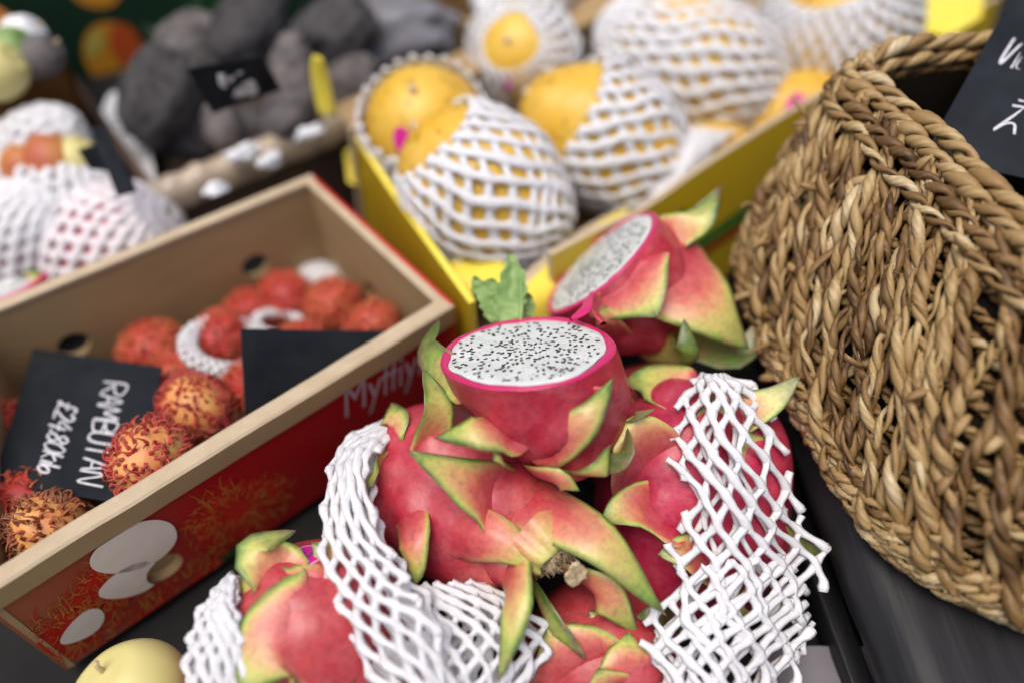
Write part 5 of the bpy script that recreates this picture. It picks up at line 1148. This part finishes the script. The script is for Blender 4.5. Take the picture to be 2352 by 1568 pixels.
# added dark sheet painting shade into the weave gaps, and the chalk sign
mb = MB(); n = 90; s = np.linspace(0, PERIM, n, endpoint=False); rows = [bas(s, np.full(n, hh), np.full(n, -0.013))[0] for hh in (0.06, 0.35, 0.65, 0.90)]; mb.add(np.concatenate(rows), grid_quads(n, 4, True)); part('gap_shade_sheet', mb, M['gap_shade'], basket, label='added dark sheet painting shade behind the open basket weave')
price_card('large slate card chalked with a pound sign standing in the basket', [D(2402, -145, 0.545), D(2960, -10, 0.520), D(2790, 500, 0.445), D(2120, 360, 0.475)],
    [('Viet', (0.078, 0.595), (0.085, 0.008), (0.012, -0.120), 0.10), ('L', (0.185, 0.850), (0.150, 0.01), (0.02, -0.20), 0.1)], wdt=0.0012)
# ------------------------------------------------------------------ things behind: roots, netted fruit, crates
def blob(ell, seed, lump=0.10, nu=40, nv=28, freq=2.4):
    th = np.linspace(0, 2*np.pi, nu, endpoint=False); ph = np.linspace(0, np.pi, nv); T, Ph = np.meshgrid(th, ph)
    p = np.stack([np.cos(Ph), np.sin(Ph)*np.cos(T), np.sin(Ph)*np.sin(T)], -1).reshape(-1, 3); mb = MB(); mb.add(ell.c+(p*(1+lump*Wob(seed, freq, 4)(p))[:, None]*ell.r)@ell.E, grid_quads(nu, nv, True)); return mb
GR = 'dark roots heaped in the carton'
roots = [(372, 225, 0.93, 0.6, 0.8, 0.062, 0.045, 'root', 'large dark brown root beside the white sheet'),
         (455, 110, 1.06, 0.9, 0.2, 0.060, 0.046, 'root_pale', 'grey brown root at the back of the heap behind the dark card'),
         (572, 72, 1.08, 0.5, 0.8, 0.062, 0.044, 'root', 'tall dark root against the green carton'),
         (665, 155, 1.0, 0.2, 0.9, 0.036, 0.026, 'root_pale', 'small pale root touching the short edge of the dark card'),
         (668, 250, 0.93, 0.5, 0.7, 0.046, 0.030, 'root_pale', 'pinkish grey root between the dark card and the film'),
         (512, 290, 0.90, -0.2, 0.9, 0.034, 0.022, 'root_pale', 'slim pale root below the dark card'),
         (430, 300, 0.92, 0.9, 0.1, 0.060, 0.038, 'root', 'black shaded root at the front of the heap'),
         (590, 300, 0.92, 0.9, 0.2, 0.060, 0.036, 'root', 'black shaded root under the dark card'),
         (755, 75, 1.10, 0.8, 0.5, 0.062, 0.042, 'root', 'dark root next to the grey plastic bag'),
         (790, 190, 1.00, 0.8, 0.4, 0.042, 0.028, 'root_pale', 'pale root behind the yellow tag')]
for i, (x, y, d, ax, ay, ra, rb, mt, lab) in enumerate(roots):
    e = Ell(P(x, y, (0.125, 0.14, 0.155, 0.145, 0.12, 0.105, 0.085, 0.08, 0.15, 0.12)[i]), iv(ax, ay, 0.2), ra*0.72, rb*0.70); root = thing('root_vegetable', lab, 'root', e.c-V3(0, 0, rb), GR); part('skin', blob(e, 200+i, 0.17, 48, 34, 2.8), M[mt], root)
    mb = MB(); g = np.random.default_rng(i)
    for k in range(14):
        dd = nrm(g.normal(size=3)); b0 = e.c+e.E.T@(dd*e.r); tube(mb, [b0, b0+nrm(b0-e.c)*0.006+g.normal(size=3)*0.002, b0+nrm(b0-e.c)*0.012+g.normal(size=3)*0.005], [0.0009, 0.0006, 0.0003], 4)
    o = part('rootlets', mb, M[mt], root); o['kind'] = 'stuff'
# carton of roots: front wall with crumpled film over its rim
r0, r1 = P(352, 452, 0.10), P(870, 238, 0.10); rdir = nrm(r1-r0); rin = nrm(np.cross(V3(0, 0, 1), rdir)); rin = rin if rin[1] > 0 else -rin
rb_ = thing('cardboard_box', 'dark brown carton of roots lined with crumpled film', 'box', V3(*((r0+r1)/2)[:2], 0))
LR = np.linalg.norm(r1-r0)
for nm, a, b in (('front_panel', r0, r1), ('side_panel', r0, r0+rin*0.30), ('side_panel', r1, r1+rin*0.30), ('back_panel', r0+rin*0.30, r1+rin*0.30)):
    mb = MB(); slab(mb, a, b, 0.0, 0.10, 0.006, (r0+r1)/2+rin*0.15-(a+b)/2); part(nm, mb, M['dark_carton'], rb_, smooth=False)
mb = MB(); mb.add([np.array([p[0], p[1], 0.03]) for p in (r0, r1, r1+rin*0.30, r0+rin*0.30)], [(0, 1, 2, 3)]); part('bottom', mb, M['dark_carton'], rb_, smooth=False)
mb = MB(); wf = Wob(61, 1.0, 4, 2); V = []; nF_ = 90; prof = [(-0.004, -0.020), (-0.006, -0.006), (-0.001, 0.004), (0.010, 0.006), (0.022, -0.002), (0.034, -0.018)]
for k, (a, z) in enumerate(prof):
    for i in range(nF_):
        u = i/(nF_-1); V.append(r0+rdir*LR*u+rin*(a+0.0015*wf(np.array([u*40, k*0.9])))+V3(0, 0, z+0.0018*wf(np.array([u*36+4, k*0.6]))))
mb.add(np.array(V), grid_quads(nF_, len(prof))); part('plastic_film', mb, M['film'], rb_)
mb = MB(); fl_ = lambda f: blob(f, 90, 0.2)
# white scraps of paper on the film
for i, (x, y, d, a, b) in enumerate(((495, 432, 0.865, 0.008, 0.004), (560, 352, 0.90, 0.012, 0.005), (710, 305, 0.905, 0.010, 0.004), (620, 370, 0.89, 0.008, 0.004))):
    e = Ell(P(x, y, 0.115), iv(0.9, 0.3, 0), a, b, b); mb = blob(e, 300+i, 0.85, 40, 26, 4.5); single('paper_scrap', mb, M['white_paper'], ['white paper scrap hanging over the film on the root carton', 'white paper scrap lying on the film below the roots', 'white paper scrap by the yellow tag', 'white paper scrap between others on the carton film'][i], 'paper')
price_card('small dark card with smeared chalk writing standing in the root heap', [P(428, 160, 0.205), P(600, 128, 0.205), P(648, 208, 0.165), P(488, 262, 0.165)],
    [('tet', (0.30, 0.50), (0.26, 0.04), (0.05, -0.28), 0.12), ('k8', (0.40, 0.80), (0.26, 0.04), (0.05, -0.28), 0.12)], wdt=0.0028)
# yellow tag on a stick
tg = thing('yellow_tag', 'narrow upright yellow plastic tag stuck behind the root carton', 'tag', P(752, 265, 0.125)); mb = MB()
c = crom([P(752, 268, 0.13), P(742, 215, 0.15), P(733, 165, 0.17), P(730, 130, 0.185)], 12); tube(mb, c, [0.0065, 0.0072, 0.0076, 0.0078, 0.0078, 0.0078, 0.0076, 0.0074, 0.0070, 0.0064, 0.0054, 0.004], 8, ref=-FW, flat=0.15); part('blade', mb, M['yellow_bright'], tg)
mb = MB(); tube(mb, [c[0]-V3(0, 0, 0.03), c[0]+V3(0, 0, 0.004)], 0.0018, 6); part('stick', mb, M['carton_edge'], tg)
# grey plastic bag and boxes at the back
e = Ell(P(905, 70, 0.13), iv(0.9, 0.0, 0.2), 0.060, 0.038); single('plastic_bag', blob(e, 401, 0.22, 48, 32, 3.0), M['grey_bag'], 'crumpled grey plastic bag behind the mango carton', 'bag')
def crate(name, lab, cat, x0, y0, x1, y1, z, depth, mat, h=None, rim=None):
    a, b = P(x0, y0, z), P(x1, y1, z); d_ = nrm(b-a); n_ = nrm(np.cross(V3(0, 0, 1), d_)); n_ = n_ if n_[1] > 0 else -n_
    r_ = thing(name, lab, cat, V3(*((a+b)/2)[:2], 0)); L = np.linalg.norm((b-a)[:2])
    for nm, p, q in (('front_panel', a, b), ('side_panel', a, a+n_*depth), ('side_panel', b, b+n_*depth), ('back_panel', a+n_*depth, b+n_*depth)):
        mb = MB(); slab(mb, p, q, 0.0, z, 0.007, (a+b)/2+n_*depth/2-(p+q)/2); part(nm, mb, mat, r_, smooth=False)
    mb = MB(); mb.add([np.array([p[0], p[1], 0.02]) for p in (a, b, b+n_*depth, a+n_*depth)], [(0, 1, 2, 3)]); part('bottom', mb, mat, r_, smooth=False)
    return r_, a, b, d_, n_
crate('cardboard_box', 'plain brown carton standing behind the mango carton', 'box', 985, 62, 1145, 42, 0.12, 0.2, M['carton'])
e = Ell(P(1195, 8, 0.14), iv(1, 0.3, 0), 0.05, 0.03); single('plastic_bag', blob(e, 402, 0.2), M['white_paper'], 'pale bag beside the plain brown carton', 'bag')
# tall dark green carton with printed mangoes
g0, g1 = P(95, 330, 0.0), P(900, 120, 0.0); gd = nrm(g1-g0); gn = nrm(np.cross(gd, V3(0, 0, 1))); gn = gn if gn[1] < 0 else -gn
gc = thing('cardboard_box', 'tall dark green carton with printed mangoes behind the roots', 'box', (g0+g1)/2)
mb = MB(); slab(mb, g0, g1, 0.0, 0.42, 0.007, -gn); gp = part('front_panel', mb, M['dark_green'], gc, smooth=False)
for a, b in ((g0, g0-gn*0.25), (g1, g1-gn*0.25), (g0-gn*0.25, g1-gn*0.25)):
    mb = MB(); slab(mb, a, b, 0.0, 0.42, 0.007, (g0+g1)/2-gn*0.12-(a+b)/2); part('side_panel', mb, M['dark_green'], gc, smooth=False)
def on_g(pts, l): return np.array([plane_hit(x, y, g0+gn*l, gn) for x, y in pts])
for (cx, cy, a, b, rot) in ((262, 128, 82, 66, 0.95), (218, -28, 62, 46, 0.3)):
    mb = MB(); flat_poly(mb, on_g(ell_px(cx, cy, a, b, rot, 40), 0.0012)); mp_ = part('printed_mango', mb, M['mango_print_o'], gp, smooth=False)
    mb = MB(); flat_poly(mb, on_g(ell_px(cx+26, cy-24, a*0.62, b*0.52, rot+0.25, 36), 0.0018)); part('red_blush', mb, M['mango_print_r'], gp, smooth=False)
    mb = MB(); flat_poly(mb, on_g(ell_px(cx-44, cy-28, a*0.40, b*0.28, rot+0.9, 30), 0.0018)); part('yellow_blush', mb, M['mango_print_y'], gp, smooth=False)
for (x0, y0, x1, y1, wd) in ((340, 75, 420, 40, 30), (350, 105, 390, 85, 20), (420, 20, 620, -30, 24)):
    mb = MB(); v = nrm(np.array([x1-x0, y1-y0, 0]))[:2]; pn = np.array([-v[1], v[0]])*wd/2; q = np.array([(x0, y0)+pn, (x1, y1)+pn*0.5, (x1, y1)-pn*0.5, (x0, y0)-pn]); flat_poly(mb, on_g(q, 0.0012)); part('green_brushstroke', mb, M['green_stroke'], gp, smooth=False)
# orange brown crate at the far left with produce
r_, a, b, d_, n_ = crate('wooden_crate', 'orange brown crate with mixed fruit beside the dark green carton', 'crate', -170, 270, 128, 92, 0.17, 0.25, M['brown_box'])
mb = MB(); lo = P(60, 300, 0.05); box(mb, P(110, 285, 0.05)+V3(0, 0, 0.0), d_, n_, (0, 0, 1), 0.10, 0.016, 0.006, 0.002); part('base_slat', mb, M['brown_box_l'], r_)
mb = MB(); c = P(45, 255, 0.14); tube(mb, [P(42, 262, 0.10)-n_*0.004, P(42, 262, 0.10)-n_*0.008], [0.016, 0.014], 20); part('metal_disc', mb, M['grey_bag'], r_)
for i, (x, y, d, ra, mt, lab) in enumerate(((52, 92, 1.00, 0.022, 'white_paper', 'white wrapped fruit in the orange brown crate'), (-5, 165, 0.96, 0.026, 'pale_yellow', 'pale yellow fruit at the rim of the orange brown crate'), (95, 130, 1.0, 0.020, 'root_pale', 'greyish fruit at the rim of the orange brown crate'), (25, 130, 1.02, 0.026, 'green_leaf', 'green fruit between others in the orange brown crate'), (-30, 90, 1.05, 0.03, 'peach', 'reddish fruit at the back of the orange brown crate'))):
    e = Ell(P(x, y, 0.175), iv(0.7, 0.4, 0.3), ra, ra*0.85); root = thing('fruit', lab, 'fruit', e.c-V3(0, 0, ra), 'fruit in the far crate'); part('skin', round_fruit('f', e, None, '', '', dim=0.15, seed=i), M[mt], root)
    mb = MB(); tp = e.c+e.E[0]*ra*0.86; tube(mb, [tp, tp+e.E[0]*0.006], [0.0015, 0.0012], 6); part('stalk', mb, M['stem_fluff'], root)
e = Ell(D(60, 20, 1.15), iv(1, 0.2, 0), 0.09, 0.05); 
# netted fruit on the left
GL_ = 'net wrapped fruit behind the rambutan carton'
def wrapped(x, y, z_, ax, ra, rb, lab, seed, nu=20, nv=15, mat='foam', a0=0.1, tow=0.3):
    e = Ell(P(x, y, z_), iv(*ax, tow), ra, rb); root = thing('fruit', 'pink fruit inside the '+lab, 'fruit', e.c-V3(0, 0, rb), GL_)
    part('skin', blob(e, seed, 0.03), M['rind'], root); mb = MB(); tube(mb, [e.c+e.E[0]*ra*0.95, e.c+e.E[0]*(ra+0.006)], [0.003, 0.002], 6, g=0.8); part('stalk', mb, M['rind'], root)
    mb = MB(); net(mb, sleeve_S(e, a0, 3.05, 0.002), nu, nv, 0.0046, True, seed, per=4, flat=0.75); single('foam_net', mb, M[mat], lab[0].upper()*0+lab, 'foam net', group=GN)
wrapped(262, 572, 0.062, (0.8, 0.4), 0.060, 0.050, 'dense foam net resting on the rim behind the rambutan carton', 501, mat='foam_pink')
wrapped(150, 475, 0.08, (0.5, 0.8), 0.054, 0.046, 'upright foam net between two others beside the dark card', 502)
wrapped(10, 425, 0.09, (0.5, 0.8), 0.052, 0.042, 'foam net lying in front of the orange brown crate', 503)
wrapped(40, 550, 0.075, (0.8, 0.5), 0.060, 0.040, 'foam net lying above the cut half fruit', 504)
wrapped(100, 330, 0.12, (0.9, 0.3), 0.035, 0.026, 'small foam net at the back of the netted row', 505, 14, 9)
for i, (x, y, d, r) in enumerate(((60, 385, 0.88, 0.020), (125, 375, 0.90, 0.026), (175, 370, 0.905, 0.020))):
    e = Ell(P(x, y, 0.12), iv(0.3, 0.8, 0.4), r, r*0.95); root = thing('peach', ['red peach beside the standing foam net', 'red and yellow peach in the middle of the small row', 'yellow peach beside the tilted dark card'][i], 'peach', e.c-V3(0, 0, r)); part('skin', round_fruit('p', e, None, '', '', dim=0.1, seed=i+7), [M['peach'], M['peach'], M['pale_yellow']][i], root)
    mb = MB(); tp = e.c+e.E[0]*r*0.9; tube(mb, [tp, tp+e.E[0]*0.005], [0.0014, 0.0012], 6); part('stalk', mb, M['stem_fluff'], root)
price_card('dark card tilted between the netted fruit and a white sheet', [P(205, 290, 0.17), P(240, 292, 0.175), P(312, 440, 0.145), P(268, 452, 0.14)], [])
price_card('dark card leaning low among the netted fruit', [P(178, 345, 0.155), P(225, 330, 0.16), P(300, 400, 0.14), P(205, 390, 0.14)], [])
mb = flap([(232, 255, 0.74), (258, 212, 0.76), (300, 225, 0.77)], [(318, 385, 0.72), (335, 395, 0.73), (348, 420, 0.72)], None, '', None, 0.01, 0.001, seed=21); single('paper_sheet', mb, M['white_paper'], 'white sheet standing beside the dark roots', 'paper')
mb = flap([(300, 225, 0.765), (315, 240, 0.765), (325, 260, 0.765)], [(330, 475, 0.69), (352, 475, 0.69), (370, 462, 0.69)], None, '', None, 0.006, 0.001, seed=22); single('paper_sheet', mb, M['foam'], 'narrow white foam strip hanging between the netted fruit and the root carton', 'paper')
# a cut dragon fruit half at the left edge
hn = iv(-0.15, 0.75, 0.6); hc_ = P(5, 636, 0.068); h1 = nrm(np.cross(hn, UP)); h2 = np.cross(hn, h1); R = 0.042
ch = thing('halved_dragon_fruit', 'halved dragon fruit showing white flesh behind the rambutan carton', 'dragon fruit', hc_-V3(0, 0, 0.05))
def ringp(prof): return np.concatenate([[hc_+(h1*math.cos(t)+h2*math.sin(t))*r+hn*z for t in np.linspace(0, 2*np.pi, 48, endpoint=False)] for r, z in prof])
mb = MB(); mb.add(ringp([(R, 0), (R*1.02, -0.008), (R*0.98, -0.022), (R*0.8, -0.038), (R*0.45, -0.05), (0.0004, -0.054)]), grid_quads(48, 6, True), g=0.0); part('rind', mb, M['rind_deep'], ch)
mb = MB(); mb.add(ringp([(R, 0), (R-0.003, 0.001), (R-0.006, 0.0)]), grid_quads(48, 3, True)); part('rind_edge', mb, M['rim'], ch)
mb = MB(); mb.add(ringp([(R-0.006, 0.0), (R*0.5, 0.0015), (0.0004, 0.002)]), grid_quads(48, 3, True)); part('flesh', mb, M['flesh'], ch)
mb = MB(); g = np.random.default_rng(8)
for i in range(120):
    r = R*0.8*math.sqrt(g.uniform()); t = g.uniform(0, 6.28); c = hc_+(h1*math.cos(t)+h2*math.sin(t))*r+hn*0.0016; d = nrm(h1*g.normal()+h2*g.normal()); tube(mb, [c-d*0.0009, c, c+d*0.0009], [0.0003, 0.0007, 0.0003], 5, ref=hn)
o = part('seeds', mb, M['seed'], ch); o['kind'] = 'stuff'
es = Ell(hc_, hn, 0.05, R); mb = MB(); scale_mesh(mb, crom([P(60, 655, 0.07), P(78, 640, 0.075), P(95, 615, 0.075)], 12), iv(0.3, 0.4, 0.8), 0.012, 0.003, 0.1, gpow=0.8, g0=0.3); part('scale', mb, M['rind_deep'], ch)
